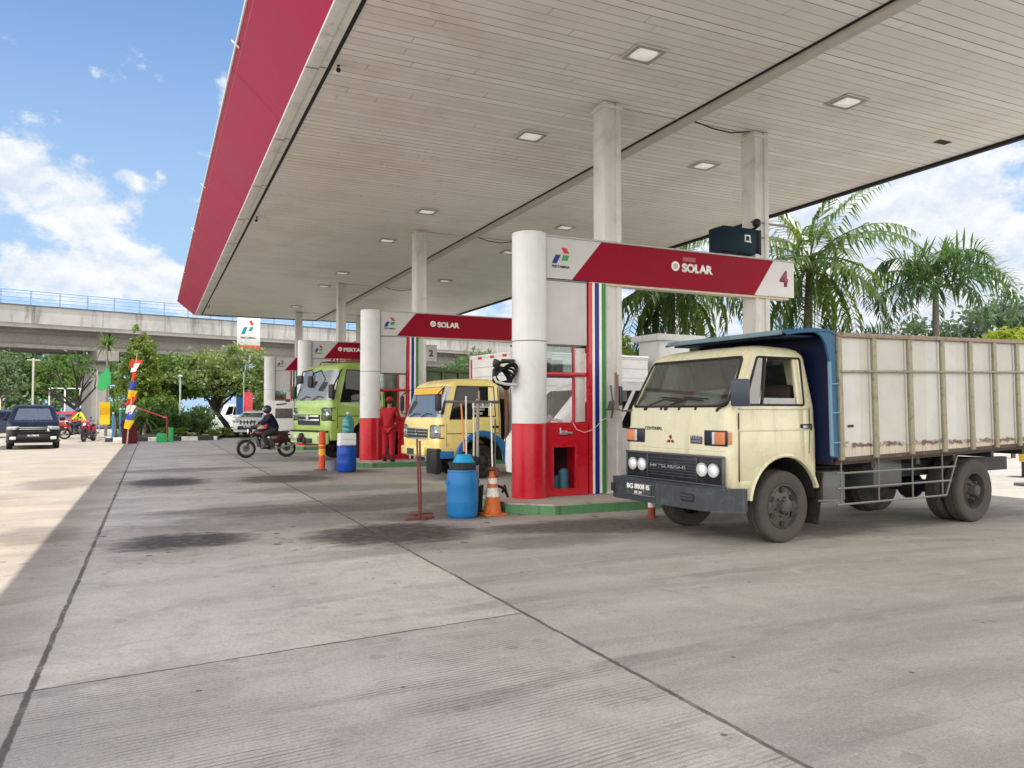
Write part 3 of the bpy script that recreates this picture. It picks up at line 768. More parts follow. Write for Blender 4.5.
# cabinet hung on the second column of the nearest island
o = thing('loudspeaker_cabinet', 'dark blue-green cabinet above the number 4 header beam', 'loudspeaker', (9.86, 11.2, 4.42))
MB().box((0, -.0, .26), (.92, .40, .48), bev=.015).build('box', mat('cabinet_teal', (.006, .022, .036), .5, spec=.1), o)
mk = MB()
for c, s in (((.12, -.203, .36), (.13, .008, .025)), ((.12, -.203, .25), (.13, .008, .025)), ((.065, -.203, .305), (.025, .008, .13)), ((.175, -.203, .305), (.025, .008, .10)), ((.19, -.203, .245), (.03, .008, .03))): mk.box(c, s)
mk.build('square_mark', white_s, o)
MB().sphere((.30, -.25, .60), .085, (1, .9, 1)).cyl((.30, -.25, .52), (.30, -.05, .50), .02).build('lamp_globe', blk, o)
MB().box((.75, -.16, .64), (1.0, .035, .035)).box((.75, -.16, .36), (.9, .03, .03)).build('bracket', mat('bracket_grey', (.22, .21, .20), .5, .3), o)

# hose bundle hung beside the nearest pillar
o = thing('hose_bundle', 'coiled black fuel hoses hung on the left side of the nearest white pillar', 'hose', (5.0, 10.95, .07))
hb = MB()
for q in range(7):
    rx = .205 - .012 * q; rz_ = .115 + .006 * (q % 3); tl = .10 - .035 * q
    hb.tube([(-.04 + rx * math.cos(a), -.10 + .026 * q, 2.02 - .008 * q + rz_ * math.sin(a) + tl * math.cos(a) + .02 * math.sin(2 * a + q)) for a in np.linspace(0, 2 * math.pi, 26, endpoint=False)], .019, 8, closed=True)
hb.tube([(-.2, -.05, 2.08), (-.10, -.06, 2.20), (.06, -.03, 2.22), (.16, .0, 2.16)], .02, 8)
hb.build('hose', mat('hose_black', (.012, .012, .013), .3), o)
MB().box((.05, .0, 2.24), (.22, .05, .05), None, .01).box((-.14, 0, 2.20), (.12, .06, .10), (0, R(20), 0), .015).cyl((-.20, 0, 2.16), (-.10, 0, 2.10), .02).build('hanger', mat('hanger_dark', (.05, .03, .03), .5), o)
MB().tube([(-.24, -.12, 1.98), (-.20, -.13, 1.90), (-.05, -.13, 1.865), (.14, -.12, 1.86)], .022, 8).build('grey_sleeve', mat('sleeve_grey', (.55, .55, .55), .5), o)
# ================================================================== VEHICLE TOOLS
def shell(levels, fc, sc_, bc, pick, nc=3):
    """closed vehicle skin lofted from rounded rectangular rings.
    levels: (z, x_front, x_back, half_width, corner_radius); fc/sc_/bc: column fractions across front / along side (front to back) / across back.
    pick(row, seg, col) names the group a face belongs to (None: leave it open). Returns {group: MB}"""
    groups = {}; vid = {}
    rings = []; tags = None
    for (z, xf, xb, hw, r) in levels:
        pts = []; tg = []
        rf = min(r, hw * .9, (xb - xf) * .45)
        y0, y1 = -hw + rf, hw - rf; xs, xe = xf + rf, xb - rf
        for k, f in enumerate(fc[:-1]): pts.append((xf, y0 + (y1 - y0) * f, z)); tg.append(('F', k))
        for k in range(nc):
            a = math.pi - (math.pi / 2) * k / nc; pts.append((xs + rf * math.cos(a), y1 + rf * math.sin(a), z)); tg.append(('C', k))
        for k, f in enumerate(sc_[:-1]): pts.append((xs + (xe - xs) * f, hw, z)); tg.append(('L', k))
        for k in range(nc):
            a = math.pi / 2 - (math.pi / 2) * k / nc; pts.append((xe + rf * math.cos(a), y1 + rf * math.sin(a), z)); tg.append(('D', k))
        for k, f in enumerate(bc[:-1]): pts.append((xb, y1 - (y1 - y0) * f, z)); tg.append(('B', k))
        for k in range(nc):
            a = -(math.pi / 2) * k / nc; pts.append((xe + rf * math.cos(a), y0 + rf * math.sin(a), z)); tg.append(('E', k))
        n = len(sc_) - 1
        for k in range(n): pts.append((xs + (xe - xs) * sc_[n - k], -hw, z)); tg.append(('R', n - 1 - k))
        for k in range(nc):
            a = -math.pi / 2 - (math.pi / 2) * k / nc; pts.append((xs + rf * math.cos(a), y0 + rf * math.sin(a), z)); tg.append(('A', k))
        rings.append(pts); tags = tg
    def vert(g, i, j):
        if (g, i, j) not in vid: vid[(g, i, j)] = groups[g].bm.verts.new(rings[i][j])
        return vid[(g, i, j)]
    N = len(tags)
    for i in range(len(rings) - 1):
        for j in range(N):
            g = pick(i, *tags[j])
            if g is None: continue
            groups.setdefault(g, MB()); q = (j + 1) % N
            groups[g].bm.faces.new((vert(g, i, j), vert(g, i, q), vert(g, i + 1, q), vert(g, i + 1, j)))
    g = pick(len(rings) - 1, 'T', 0)
    if g:
        groups.setdefault(g, MB())
        groups[g].bm.faces.new([vert(g, len(rings) - 1, j) for j in range(N)])
    return groups
def solid(o, th, bev=0., cut=None, off=-1.):
    """thickness, optional wheel-arch cut, small edge bevel; all applied"""
    m = o.modifiers.new('s', 'SOLIDIFY'); m.thickness = th; m.offset = off
    if cut is not None:
        b_ = o.modifiers.new('c', 'BOOLEAN'); b_.object = cut; b_.operation = 'DIFFERENCE'; b_.solver = 'EXACT'
    if bev:
        v = o.modifiers.new('b', 'BEVEL'); v.width = bev; v.segments = 2; v.limit_method = 'ANGLE'; v.angle_limit = R(40)
    bake(o)
    o.data.set_sharp_from_angle(angle=R(32))
    for p in o.data.polygons: p.use_smooth = True
    return o
def cutter(list_, parent):
    mb = MB()
    for (x, z, r, y0, y1) in list_: mb.cyl((x, y0, z), (x, y1, z), r, seg=40)
    return mb.build('wheel_arch_cutter', blk, parent)
def drop(o):
    me = o.data; bpy.data.objects.remove(o); bpy.data.meshes.remove(me)

rimc = mat('rim_grey', (.055, .052, .048), dirt=.8, dcol=(.17, .145, .115), scale=5, bump=.1)
def wheel(parent, x, y, r, w, side, rim=None, tyre=None, dish=.03, rr=.60, lugs=6, holes=8):
    """tyre with its rim, axle along y; side -1/+1 is the visible face. lathe axis Y"""
    s = side
    pr = [(r * rr, -.40 * w * s), (r * .72, -.50 * w * s), (r * .90, -.50 * w * s), (r * .975, -.42 * w * s), (r, -.30 * w * s), (r, -.17 * w * s), (r * .975, -.155 * w * s), (r * .975, -.12 * w * s), (r, -.105 * w * s),
          (r, .105 * w * s), (r * .975, .12 * w * s), (r * .975, .155 * w * s), (r, .17 * w * s), (r, .30 * w * s), (r * .975, .42 * w * s), (r * .94, .475 * w * s), (r * .92, .492 * w * s), (r * .86, .505 * w * s), (r * .74, .50 * w * s), (r * .655, .46 * w * s), (r * rr, .40 * w * s)]
    t_ = MB().lathe(pr, (0, 0, 0), 'Y', 48, caps=False)
    tw = t_.build('wheel', tyre or rub, parent, loc=(x, y, r), angle=25)
    rimm = MB(); o0 = .38 * w * s; d = dish * s
    rimm.lathe([(r * rr * 1.03, o0 + .015 * s), (r * rr * .99, o0 + .02 * s), (r * rr * .95, o0 - .01 * s), (r * rr * .92, o0 - d * 1.2), (r * .42, o0 - d), (r * .30, o0 - d * .3), (r * .20, o0 - d * .2), (r * .17, o0 + .05 * s), (r * .11, o0 + .065 * s), (0, o0 + .065 * s)], (0, 0, 0), 'Y', 40, caps=False)
    rm = rimm.build('rim', rim or rimc, tw, angle=30)
    nu = MB(); ho = MB()
    for k in range(lugs):
        a = 2 * math.pi * k / lugs + .2; nu.cyl((r * .27 * math.cos(a), o0 - d * .3, r * .27 * math.sin(a)), (r * .27 * math.cos(a), o0 + .025 * s, r * .27 * math.sin(a)), r * .035, seg=6)
    nu.build('wheel_nut', rim or rimc, tw)
    if holes:
        for k in range(holes):
            a = 2 * math.pi * (k + .5) / holes; c = Vector((r * .46 * math.cos(a), o0 - d * 1.0, r * .46 * math.sin(a)))
            ho.cyl(c - Vector((0, .02, 0)), c + Vector((0, .02, 0)), r * .075, seg=14)
        ho.build('rim_hole', dark, tw)
    return tw

# ================================================================== THE CREAM FLATBED TRUCK IN FRONT
cream = mat('cab_cream', (.56, .53, .36), .26, dirt=.30, dcol=(.40, .36, .24), scale=1.6, coat=.35, var=.05, spec=.45, bump=.22, bscale=2.6, streak=.40, scol=(.20, .16, .10))
cream_d = mat('cab_cream_dirty', (.50, .45, .30), .5, dirt=.6, dcol=(.25, .20, .13), scale=3)
seal = mat('seal_black', (.02, .02, .02), .6)
truck = thing('cargo_truck', 'old cream cab cargo truck with rusty white load bed beside dispenser number 4', 'truck', (6.55, 7.56, 0), 4.5)
T = truck
seen = set(COL.objects)
lv = [(.66, -.86, .58, .81, .09), (.74, -.865, .58, .815, .09), (1.02, -.88, .58, .82, .10), (1.05, -.872, .58, .822, .10), (1.30, -.868, .58, .822, .11), (1.335, -.858, .58, .815, .11),
      (1.50, -.845, .57, .81, .10), (1.545, -.825, .56, .808, .085), (1.585, -.805, .55, .805, .075), (1.88, -.64, .49, .785, .07), (2.145, -.50, .44, .765, .07),
      (2.19, -.465, .425, .755, .08), (2.235, -.405, .40, .73, .12), (2.27, -.315, .35, .67, .15), (2.295, -.18, .26, .55, .16)]
FCc = [0, .02, .5, .98, 1]; SCc = [0, .025, .06, .27, .285, .80, .88, 1]
def pick(i, s, k):
    if s == 'F' and 8 <= i <= 10 - 1 and k in (1, 2): return 'windscreen'
    if s in 'LR' and 8 <= i <= 9 and k == 2: return 'vent_' + s
    if s in 'LR' and 8 <= i <= 9 and k == 4: return None if s == 'R' else 'window'
    if s in 'LR' and 1 <= i <= 10 and 1 <= k <= 5: return 'door_' + s
    if s == 'B' and 8 <= i <= 9 and k in (1,): return 'backglass'
    return 'cab'
gr = shell(lv, FCc, SCc, [0, .15, .85, 1], pick, 4)
cu = cutter([(0, .44, .56, -1.2, -.40), (0, .44, .56, .40, 1.2)], T)
cab = solid(gr['cab'].build('cab', cream, T), .035, .004, cu)
for g, nm in (('door_R', 'door'), ('door_L', 'door')):
    d = solid(gr[g].build(nm, cream, T), .03, .003, cu)
    sgn = -1 if g == 'door_R' else 1
    MB().box((.36, sgn * .826, 1.33), (.13, .02, .045), bev=.008).build('handle', mat('handle_chrome', (.35, .35, .34), .3, .8), d)
    MB().box((.36, sgn * .822, 1.33), (.19, .012, .075), bev=.004).build('handle_recess', seal, d)
    sm = MB()
    sm.box((-.735, sgn * .8225, 1.12), (.012, .006, .76))
    sm.tube([(.418, sgn * .819, 1.56), (.42, sgn * .8225, 1.3), (.40, sgn * .8225, 1.02)], .005, 4)
    sm.box((-.16, sgn * .8215, .742), (1.15, .006, .008)) if False else None
    sm.build('door_gap', seal, d)
    ln = MB().box((-.16, sgn * .823, 1.305), (1.16, .012, .03), bev=.005).box((-.16, sgn * .817, 1.545), (1.12, .014, .022), bev=.005); ln.build('pressing', cream, d)
for g, nm, mm in (('windscreen', 'windscreen', glass('windscreen_glass', (.84, .88, .86), .02, .8, .035)), ('vent_L', 'quarter_light', glass('quarter_glass', (.62, .70, .72), .02, 1.6)), ('vent_R', 'quarter_light', glass('quarter_glass', (.62, .70, .72), .02, 1.6)), ('window', 'side_window', glass('windscreen_glass')), ('backglass', 'rear_window', glass('windscreen_glass'))):
    if g in gr: solid(gr[g].build(nm, mm, T), .006)
drop(cu)
# half lowered near side window
MB().poly([(-.34, -.796, 1.575), (.32, -.796, 1.575), (.32, -.788, 1.67), (-.32, -.788, 1.67)], (0, .006, 0)).build('side_window', glass('lowered_glass', (.75, .8, .82), .02, 1.8), T)
# rubber seals round the glass
def wpt(x, y, z): return Vector((x, y, z))
ws = [(-.812, -.70, 1.575), (-.812, .70, 1.575), (-.80, .725, 1.60), (-.66, .72, 1.85), (-.52, .69, 2.11), (-.505, .665, 2.14), (-.505, -.665, 2.14), (-.52, -.69, 2.11), (-.66, -.72, 1.85), (-.80, -.725, 1.60)]
rs = MB()
for a, b_ in zip(ws, ws[1:] + ws[:1]): rs.tube([a, b_], .016, 6)
rs.build('windscreen_seal', seal, T)
for s in (-1, 1):
    sl = MB(); q = [(-.62, s * .809, 1.59), (.335, s * .809, 1.59), (.345, s * .806, 1.62), (.325, s * .774, 2.11), (.31, s * .77, 2.14), (-.36, s * .77, 2.14), (-.385, s * .772, 2.12)]
    for a, b_ in zip(q, q[1:] + q[:1]): sl.tube([a, b_], .013, 6)
    sl.tube([(-.36, s * .809, 1.59), (-.25, s * .772, 2.13)], .018, 6); sl.build('window_seal', seal, T)
    # flared wheel arch
    fl = MB(); a0, a1 = R(-12), R(196)
    rows = []
    for a in np.linspace(R(18), R(172), 26): rows.append([(rr_ * math.cos(a), s * yy, .44 + rr_ * math.sin(a)) for rr_, yy in ((.545, .79), (.55, .83), (.565, .838), (.59, .828), (.60, .80))])
    fl.grid(rows).build('wheel_arch', cream, T)
    MB().box((-.72, s * .76, .575), (.22, .12, .16), bev=.02).box((-.67, s * .79, .63), (.30, .03, .10), bev=.01).build('corner_step', cream_d, T)
    ml = MB()
    rows = [[(.53 * math.cos(a), yy, .44 + .53 * math.sin(a)) for yy in (s * .30, s * .80)] for a in np.linspace(R(5), R(165), 14)]
    ml.grid(rows).build('arch_liner', dark, T)
    MB().box((.60, s * .64, .48), (.02, .36, .62), (0, R(8), 0)).build('mud_flap', rub, T)
# front furniture
gy = .66
MB().box((-.885, 0, .845), (.03, 1.50, .33), bev=.012).build('grille_panel', mat('grille_black', (.010, .011, .015), .4, dirt=.3, scale=5), T)
gs = MB()
for k in range(7): gs.box((-.905, 0, .745 + .034 * k), (.014, .78, .012), bev=.003)
for yy in (-.39, .39): gs.box((-.906, yy, .845), (.018, .03, .28), bev=.004)
gs.build('grille', mat('grille_grey', (.05, .053, .065), .4, .3), T)
fr_ = MB()
for c, s_ in (((-.902, 0, 1.006), (.03, 1.54, .026)), ((-.902, 0, .684), (.03, 1.54, .026)), ((-.902, .757, .845), (.03, .026, .30)), ((-.902, -.757, .845), (.03, .026, .30))): fr_.box(c, s_, bev=.006)
fr_.build('grille_frame', mat('grille_frame', (.10, .10, .11), .4, .3), T)
text('MITSUBISHI', 'grille_lettering', mat('plate_grey', (.30, .30, .32), .4, .5), T, (-.914, .34, .83), LEFTF, width=.56, height=.045, bold=.015)
headm = mat('lamp_white', (.80, .82, .84), .08, coat=1., spec=.8)
for yy in (-.635, -.475, .475, .635):
    h = MB().lathe([(.078, 0), (.078, .02), (.070, .026), (.066, .018)], (0, 0, 0), 'X', 28)
    ob = h.build('headlight', alu, T, loc=(-.925, yy, .855))
    MB().lathe([(0, -.012), (.03, -.009), (.055, 0), (.067, .012)], (0, 0, 0), 'X', 28).build('lens', headm, ob)
amb = mat('lamp_amber', (.55, .19, .07), .3, dirt=.4, dcol=(.55, .25, .15), scale=9)
for s in (-1, 1):
    ob = MB().box((-.872, s * .63, 1.215), (.03, .31, .175), bev=.012).build('signal_lamp', mat('lamp_frame_black', (.015, .016, .03), .3), T)
    MB().box((-.884, s * .70, 1.215), (.026, .14, .14), bev=.008).build('amber_lens', amb, ob)
    MB().box((-.884, s * .612, 1.215), (.024, .035, .14), bev=.006).build('clear_lens', mat('lens_pale', (.45, .5, .58), .2), ob)
    MB().box((-.835, s * .795, 1.215), (.05, .03, .135), (0, 0, -s * .6), .01).build('corner_lens', amb, ob)
# badges and the three-diamond emblem
em = mat('emblem_red_dark', (.22, .03, .03), .3, .3)
eb = MB()
for a in (90, 210, 330):
    c, s_ = math.cos(R(a)), math.sin(R(a)); p = lambda u, v: (-.874, -(u * c - v * s_) + .04, 1.175 + u * s_ + v * c)
    eb.poly([p(.006, 0), p(.034, .019), p(.062, 0), p(.034, -.019)], (-.008, 0, 0))
eb.build('emblem', em, T, smooth=False)
text('CENTENIAL', 'badge_lettering', blk, T, (-.868, .47, 1.285), LEFTF, width=.29, height=.042, bold=.02)
ob = MB().box((-.873, -.355, 1.185), (.014, .17, .085), bev=.004).build('badge', mat('badge_dark', (.09, .09, .12), .4, .4), T)
text('100', 'badge_number', mat('plate_grey', (.30, .30, .32), .4, .5), T, (-.8815, -.285, 1.193), LEFTF, width=.12, height=.045, bold=.02)
text('DIESEL', 'badge_word', mat('plate_grey', (.30, .30, .32), .4, .5), T, (-.8815, -.285, 1.155), LEFTF, width=.14, height=.028, bold=.02)
MB().box((-.868, 0, 1.075), (.012, 1.5, .02), bev=.004).build('front_pressing', cream, T)
for yy in (.52, .24, -.05, -.30): MB().sphere((-.825, yy, 1.545), .018).build('washer_jet', blk, T)
for (y0, y1) in ((.50, .02), (.16, -.36)):
    wp = MB().tube([(-.835, y0, 1.55), (-.80, y0 - .06, 1.60), (-.765, (y0 + y1) / 2, 1.665), (-.775, y1, 1.645)], .009, 6).sphere((-.83, y0, 1.55), .025)
    wp.tube([(-.752, y0 - .2, 1.69), (-.762, y1 - .06, 1.665)], .008, 6); wp.build('wiper', blk, T)
# bumper: pressed steel channel with cut-outs
bum = mat('bumper_blue_grey', (.038, .046, .058), .4, .1, dirt=.6, dcol=(.11, .11, .11), scale=3.2, streak=.6, scol=(.16, .13, .10), bump=.08)
ol = [(-1.165, -.69), (-1.165, .69), (-1.13, .76), (-.80, .98), (-.76, .94), (-1.07, .71), (-1.07, -.71), (-.76, -.94), (-.80, -.98), (-1.13, -.76)]
bm_ = MB().poly([(a, c, .475) for a, c in ol], (0, 0, .245))
B_ = bm_.build('bumper', bum, T); B_.location.z = -.045
MB().box((-1.0, 0, .725), (.2, 1.6, .02)).build('bumper_top', bum, B_)
for s in (-1,):
    MB().box((-1.167, s * .50, .60), (.012, .19, .095), bev=.003).build('slot', dark, B_)
    MB().box((-1.17, s * .50, .59), (.012, .17, .016)).box((-1.17, s * .50, .62), (.012, .17, .016)).build('slot_bar', bum, B_)
    MB().box((-.92, s * .36, .56), (.28, .08, .12)).build('bumper_bracket', dark, B_)
MB().box((-1.16, .725, .605), (.03, .10, .10), (0, 0, -R(25)), .003).build('slot', dark, B_)
pl = MB().box((-1.172, .26, .615), (.012, .42, .15), bev=.004).build('number_plate', mat('plate_black', (.05, .052, .056), .5, dirt=.5, dcol=(.2, .2, .2), scale=9), B_)
text('BG 8008 IS', 'plate_lettering', white_s, B_, (-1.179, .45, .62), LEFTF, width=.38, height=.062, bold=.03)
text('05 24', 'plate_date', white_s, B_, (-1.179, .32, .563), LEFTF, width=.12, height=.035, bold=.02)
MB().box((-1.18, .26, .553), (.006, .40, .006)).box((-1.18, .26, .684), (.006, .40, .004)).build('plate_border', mat('plate_grey', (.3, .3, .32), .4, .5), pl)
# mirrors
mr = MB().box((-.835, -.93, 1.72), (.05, .20, .30), (0, 0, R(18)), .03).build('mirror', mat('mirror_dark', (.035, .045, .065), .3), T)
MB().tube([(-.80, -.62, 1.53), (-.86, -.68, 1.58), (-.85, -.84, 1.66), (-.83, -.92, 1.70)], .014, 6).sphere((-.81, -.62, 1.525), .035).build('mirror_arm', blk, mr)
mr = MB().box((-.84, .99, 1.72), (.05, .16, .26), (0, 0, R(-12)), .025).build('mirror', mat('mirror_dark', (.035, .045, .065), .3), T)
MB().tube([(-.80, .72, 1.53), (-.88, .86, 1.52), (-.90, .965, 1.55), (-.90, .975, 2.03)], .016, 6).tube([(-.90, .93, 1.55), (-.90, .935, 2.0)], .012, 6).build('mirror_arm', mat('arm_brown', (.16, .11, .09), .5, .3), mr)
# cab interior
ins = mat('interior_red', (.30, .07, .06), .7, dirt=.4, scale=4)
MB().box((.40, 0, 1.22), (.05, 1.5, .80)).build('back_lining', ins, T)
MB().box((.0, 0, 2.16), (.74, 1.36, .02)).build('roof_lining', mat('lining_pink', (.46, .22, .19), .8), T)
for yy in (-.42, .25):
    s_ = MB().box((.10, yy, 1.16), (.50, .55 if yy < 0 else .75, .16), bev=.05, seg=3).box((.30, yy, 1.52), (.13, .50 if yy < 0 else .7, .64), (0, R(10), 0), .05, 3)
    s_.build('seat', mat('seat_dark', (.035, .022, .02), .6), T)
MB().box((-.64, 0, 1.37), (.28, 1.5, .34), bev=.04).build('dashboard', mat('dash_grey', (.07, .07, .075), .6), T)
ppr = MB().box((-.675, .44, 1.665), (.24, .50, .012), (R(3), R(-50), .06)).box((-.665, -.28, 1.67), (.22, .54, .03), (R(-4), R(-52), -.04), .01); ppr.build('paper', mat('paper_white', (.74, .74, .72), .8), T)
MB().box((-.64, .08, 1.71), (.10, .30, .12), (R(-6), 0, .1), .02).build('tissue_box', mat('tissue_pink', (.62, .24, .22), .7, var=.15), T)
sw = MB(); c = Vector((-.34, -.38, 1.60)); sw.tube([c + Vector((.17 * math.cos(a) * .45, .21 * math.sin(a), .17 * math.cos(a) * .9)) for a in np.linspace(0, 2 * math.pi, 28, endpoint=False)], .014, 8, closed=True)
sw.tube([c, (-.52, -.38, 1.40)], .02); sw.tube([c + Vector((0, .2, 0)), c - Vector((0, .2, 0))], .012); sw.build('steering_wheel', blk, T)
MB().box((-.15, 0, 1.0), (1.1, 1.45, .04)).build('cab_floor', dark, T)
post(seen, Matrix.Translation((0, .07, 0)) @ Matrix.Diagonal((1, 1.12, 1, 1)))
# chassis
chs = mat('chassis_black', (.022, .022, .026), .6, dirt=.5, dcol=(.09, .08, .07), scale=4)
ch = MB()
for s in (-1, 1): ch.box((2.32, s * .38, .72), (6.2, .09, .20))
for xx in (-.6, .7, 1.7, 2.7, 3.63, 4.6, 5.3): ch.box((xx, 0, .72), (.09, .72, .14))
ch.build('chassis', chs, T)
ax = MB().cyl((0, -.66, .42), (0, .66, .42), .06).cyl((3.63, -.7, .43), (3.63, .7, .43), .085).sphere((3.63, 0, .43), .20, (1, .9, 1)).cyl((.9, 0, .62), (3.5, 0, .48), .05)
for s in (-1, 1):
    for x_ in (0, 3.63): ax.box((x_, s * .40, .52), (1.15, .07, .07), bev=.02)
ax.build('axle', chs, T)
MB().box((.95, -.60, .60), (.42, .34, .38), bev=.03).build('battery_box', mat('box_grey', (.13, .135, .14), .5, .2, dirt=.5, scale=4), T)
MB().box((1.98, -.56, .74), (.58, .44, .40), bev=.02).build('tool_box', mat('toolbox_steel', (.11, .115, .115), .5, .3, dirt=.5, scale=3), T)
MB().cyl((1.1, .62, .62), (2.1, .62, .62), .22, seg=24).build('fuel_tank', chs, T)
MB().lathe([(.20, -.10), (.36, -.11), (.41, -.05), (.41, .05), (.36, .11), (.20, .10)], (2.62, .0, .52), 'Y', 36).build('spare_wheel', rub, T)
# wheels: single front, dual rear
tyre_d = mat('tyre_dusty', (.06, .056, .050), .9, dirt=.45, dcol=(.105, .095, .08), scale=2.5, bump=.25)
for s in (-1, 1): wheel(T, 0, s * .72 + (.06 if s > 0 else 0), .415, .22, s, tyre=tyre_d, rr=.60, dish=.02, lugs=6, holes=6)
deep = mat('rim_dark', (.06, .06, .06), .7, dirt=.5, scale=6)
for s in (-1, 1):
    wheel(T, 3.63, s * .84, .43, .22, s, rim=deep, tyre=tyre_d, dish=.13, rr=.56, holes=0); wheel(T, 3.63, s * .58, .43, .22, s, rim=deep, tyre=tyre_d, dish=.13, rr=.56, holes=0)
seen = set(COL.objects)
# load bed: rusty white side sheets, posts, rails, floor and tail board
def side_mat():
    m = bpy.data.materials.new('bed_white_rusty'); m.use_nodes = True
    t = NT(m.node_tree); b = next(n for n in t.n if n.type == 'BSDF_PRINCIPLED')
    P = t.node('ShaderNodeTexCoord').outputs['Object']; x, y, z = t.sep(P)[:3]
    n = t.noise(P, 2.2, 6, .62)
    col = t.mix(t.smooth(n, .3, .7), (.45, .45, .435), (.53, .53, .515))
    col = t.mix(t.math('MULTIPLY', t.white(t.math('FLOOR', t.math('ADD', t.math('DIVIDE', x, .66), .3))), .55), col, (.40, .38, .33))
    str_ = t.noise(t.comb(t.math('MULTIPLY', x, 9), 0, t.math('MULTIPLY', z, .7)), 2.0, 5, .65)
    col = t.mix(t.math('MULTIPLY', t.smooth(str_, .52, .75), .30), col, (.42, .36, .26))
    edge = t.math('ADD', z, t.math('MULTIPLY', t.math('SUBTRACT', t.noise(P, 11, 6, .7), .5), .14))
    low = t.smooth(edge, 1.12, 1.09); col = t.mix(t.math('MULTIPLY', low, .5), col, (.46, .36, .24))
    rust = t.math('MULTIPLY', t.smooth(t.math('ABSOLUTE', t.math('SUBTRACT', edge, 1.115)), .035, .012), t.smooth(t.noise(P, 6, 5, .7), .36, .52))
    col = t.mix(t.math('MULTIPLY', rust, .95), col, (.075, .032, .015))
    drip = t.math('MULTIPLY', t.smooth(t.noise(t.comb(t.math('MULTIPLY', x, 26), 0, t.math('MULTIPLY', z, 3)), 1.3, 4, .6), .52, .68), t.math('MULTIPLY', low, .75))
    col = t.mix(drip, col, (.20, .085, .035))
    spot = t.smooth(t.noise(P, 26, 4, .6), .70, .76); col = t.mix(t.math('MULTIPLY', spot, .6), col, (.16, .10, .06))
    t.put(b.inputs['Base Color'], col); b.inputs['Roughness'].default_value = .55
    t.put(b.inputs['Normal'], t.bump(t.math('ADD', t.noise(P, 2.6, 4), t.math('MULTIPLY', rust, -.5)), .5, .03)); return m
bedw = side_mat()
post_m = mat('bed_post_olive', (.27, .255, .18), .6, dirt=.8, dcol=(.12, .065, .035), scale=4.5, bump=.1)
rail_m = mat('bed_rail_rust', (.27, .22, .17), .7, dirt=.85, dcol=(.12, .055, .03), scale=5)
bx0, bx1, bz0, bz1, bw = .80, 5.45, .96, 2.40, 1.02
for s in (-1, 1):
    MB().box(((bx0 + bx1) / 2, s * (bw - .02), (bz0 + bz1) / 2), (bx1 - bx0, .035, bz1 - bz0)).build('side_panel', bedw, T, smooth=False)
    for xx in (.83, 1.47, 2.18, 2.88, 3.52, 4.10, 4.68, 5.38):
        MB().box((xx, s * (bw + .018), (bz0 + bz1) / 2 - .01), (.085 if xx > .9 else .07, .05, bz1 - bz0 + .02), bev=.008).build('post', post_m, T)
        if xx > .9: MB().box((xx - .063, s * (bw + .004), (bz0 + bz1) / 2), (.035, .022, bz1 - bz0 - .03), bev=.004).build('post_flange', bedw, T)
    MB().box(((bx0 + bx1) / 2, s * (bw + .004), bz1 + .02), (bx1 - bx0, .10, .055), bev=.012).build('top_rail', rail_m, T)
    MB().tube([(bx0 + .02, s * (bw + .052), 1.985), (bx1, s * (bw + .052), 1.985)], .015, 8).build('rope_rail', post_m, T)
    MB().box(((bx0 + bx1) / 2, s * (bw - .03), bz0 - .015), (bx1 - bx0, .07, .05)).build('bottom_sill', mat('sill_dark', (.07, .05, .04), .7, dirt=.5), T)
MB().box(((bx0 + bx1) / 2, 0, bz0 - .05), (bx1 - bx0, 1.96, .06)).build('bed_floor', mat('wood_dark', (.06, .045, .035), .8), T)
MB().box((bx1, 0, (bz0 + bz1) / 2), (.04, 1.96, bz1 - bz0)).build('tail_board', bedw, T)
MB().box((1.03, -bw - .002, 1.335), (.105, .006, .032)).build('bed_label', blk, T)
for xx in (1.5, 2.4, 3.2, 4.1, 4.9): MB().box((xx, 0, .86), (.07, 1.95, .11)).build('cross_bearer', chs, T)
# blue head board with a hood over the cab
blu = mat('hood_blue', (.022, .10, .20), .55, dirt=.7, dcol=(.09, .11, .12), scale=3.2)
blud = mat('hood_dark_blue', (.004, .008, .04), .55)
MB().box((.72, 0, 1.70), (.05, 1.98, 1.56)).build('head_board', blud, T, smooth=False)
hood = MB(); sec = []
prof = [(-.02, 2.455), (.10, 2.475), (.30, 2.49), (.55, 2.50), (.72, 2.495), (.77, 2.46)]
rows = [[(x_, y_, z_ - (.03 if abs(y_) > .99 else 0)) for x_, z_ in prof] for y_ in (-1.05, -.96, -.8, -.4, 0, .4, .8, .96, 1.05)]
hood.grid(rows); solid(hood.build('hood', blu, T), .03, .006)
MB().box((-.035, 0, 2.435), (.035, 1.92, .055), bev=.01).build('hood_lip', mat('lip_worn', (.12, .20, .25), .6, dirt=.95, dcol=(.10, .09, .08), scale=3.5), T)
MB().box((.38, 0, 2.40), (.66, 1.88, .02)).build('hood_lining', blud, T)
for s in (-1, 1):
    ck = MB()
    ck.poly([(.40, s * 1.035, 2.46), (.78, s * 1.035, 2.47), (.78, s * 1.035, .98), (.67, s * 1.035, .98), (.67, s * 1.035, 2.12), (.62, s * 1.035, 2.30), (.54, s * 1.035, 2.40)], (0, s * -.03, 0)).build('hood_cheek', blu, T, smooth=False)
    MB().tube([(.655, s * 1.04, 1.0), (.655, s * 1.04, 2.1)], .022, 8).build('hood_tube', mat('tube_pale_blue', (.13, .25, .36), .5, dirt=.5, scale=4), T)
    for zz in (1.15, 1.50, 1.84): MB().tube([(.65, s * 1.05, zz), (.80, s * 1.05, zz)], .012, 6).build('rung', mat('tube_pale_blue', (.22, .38, .52), .5), T)
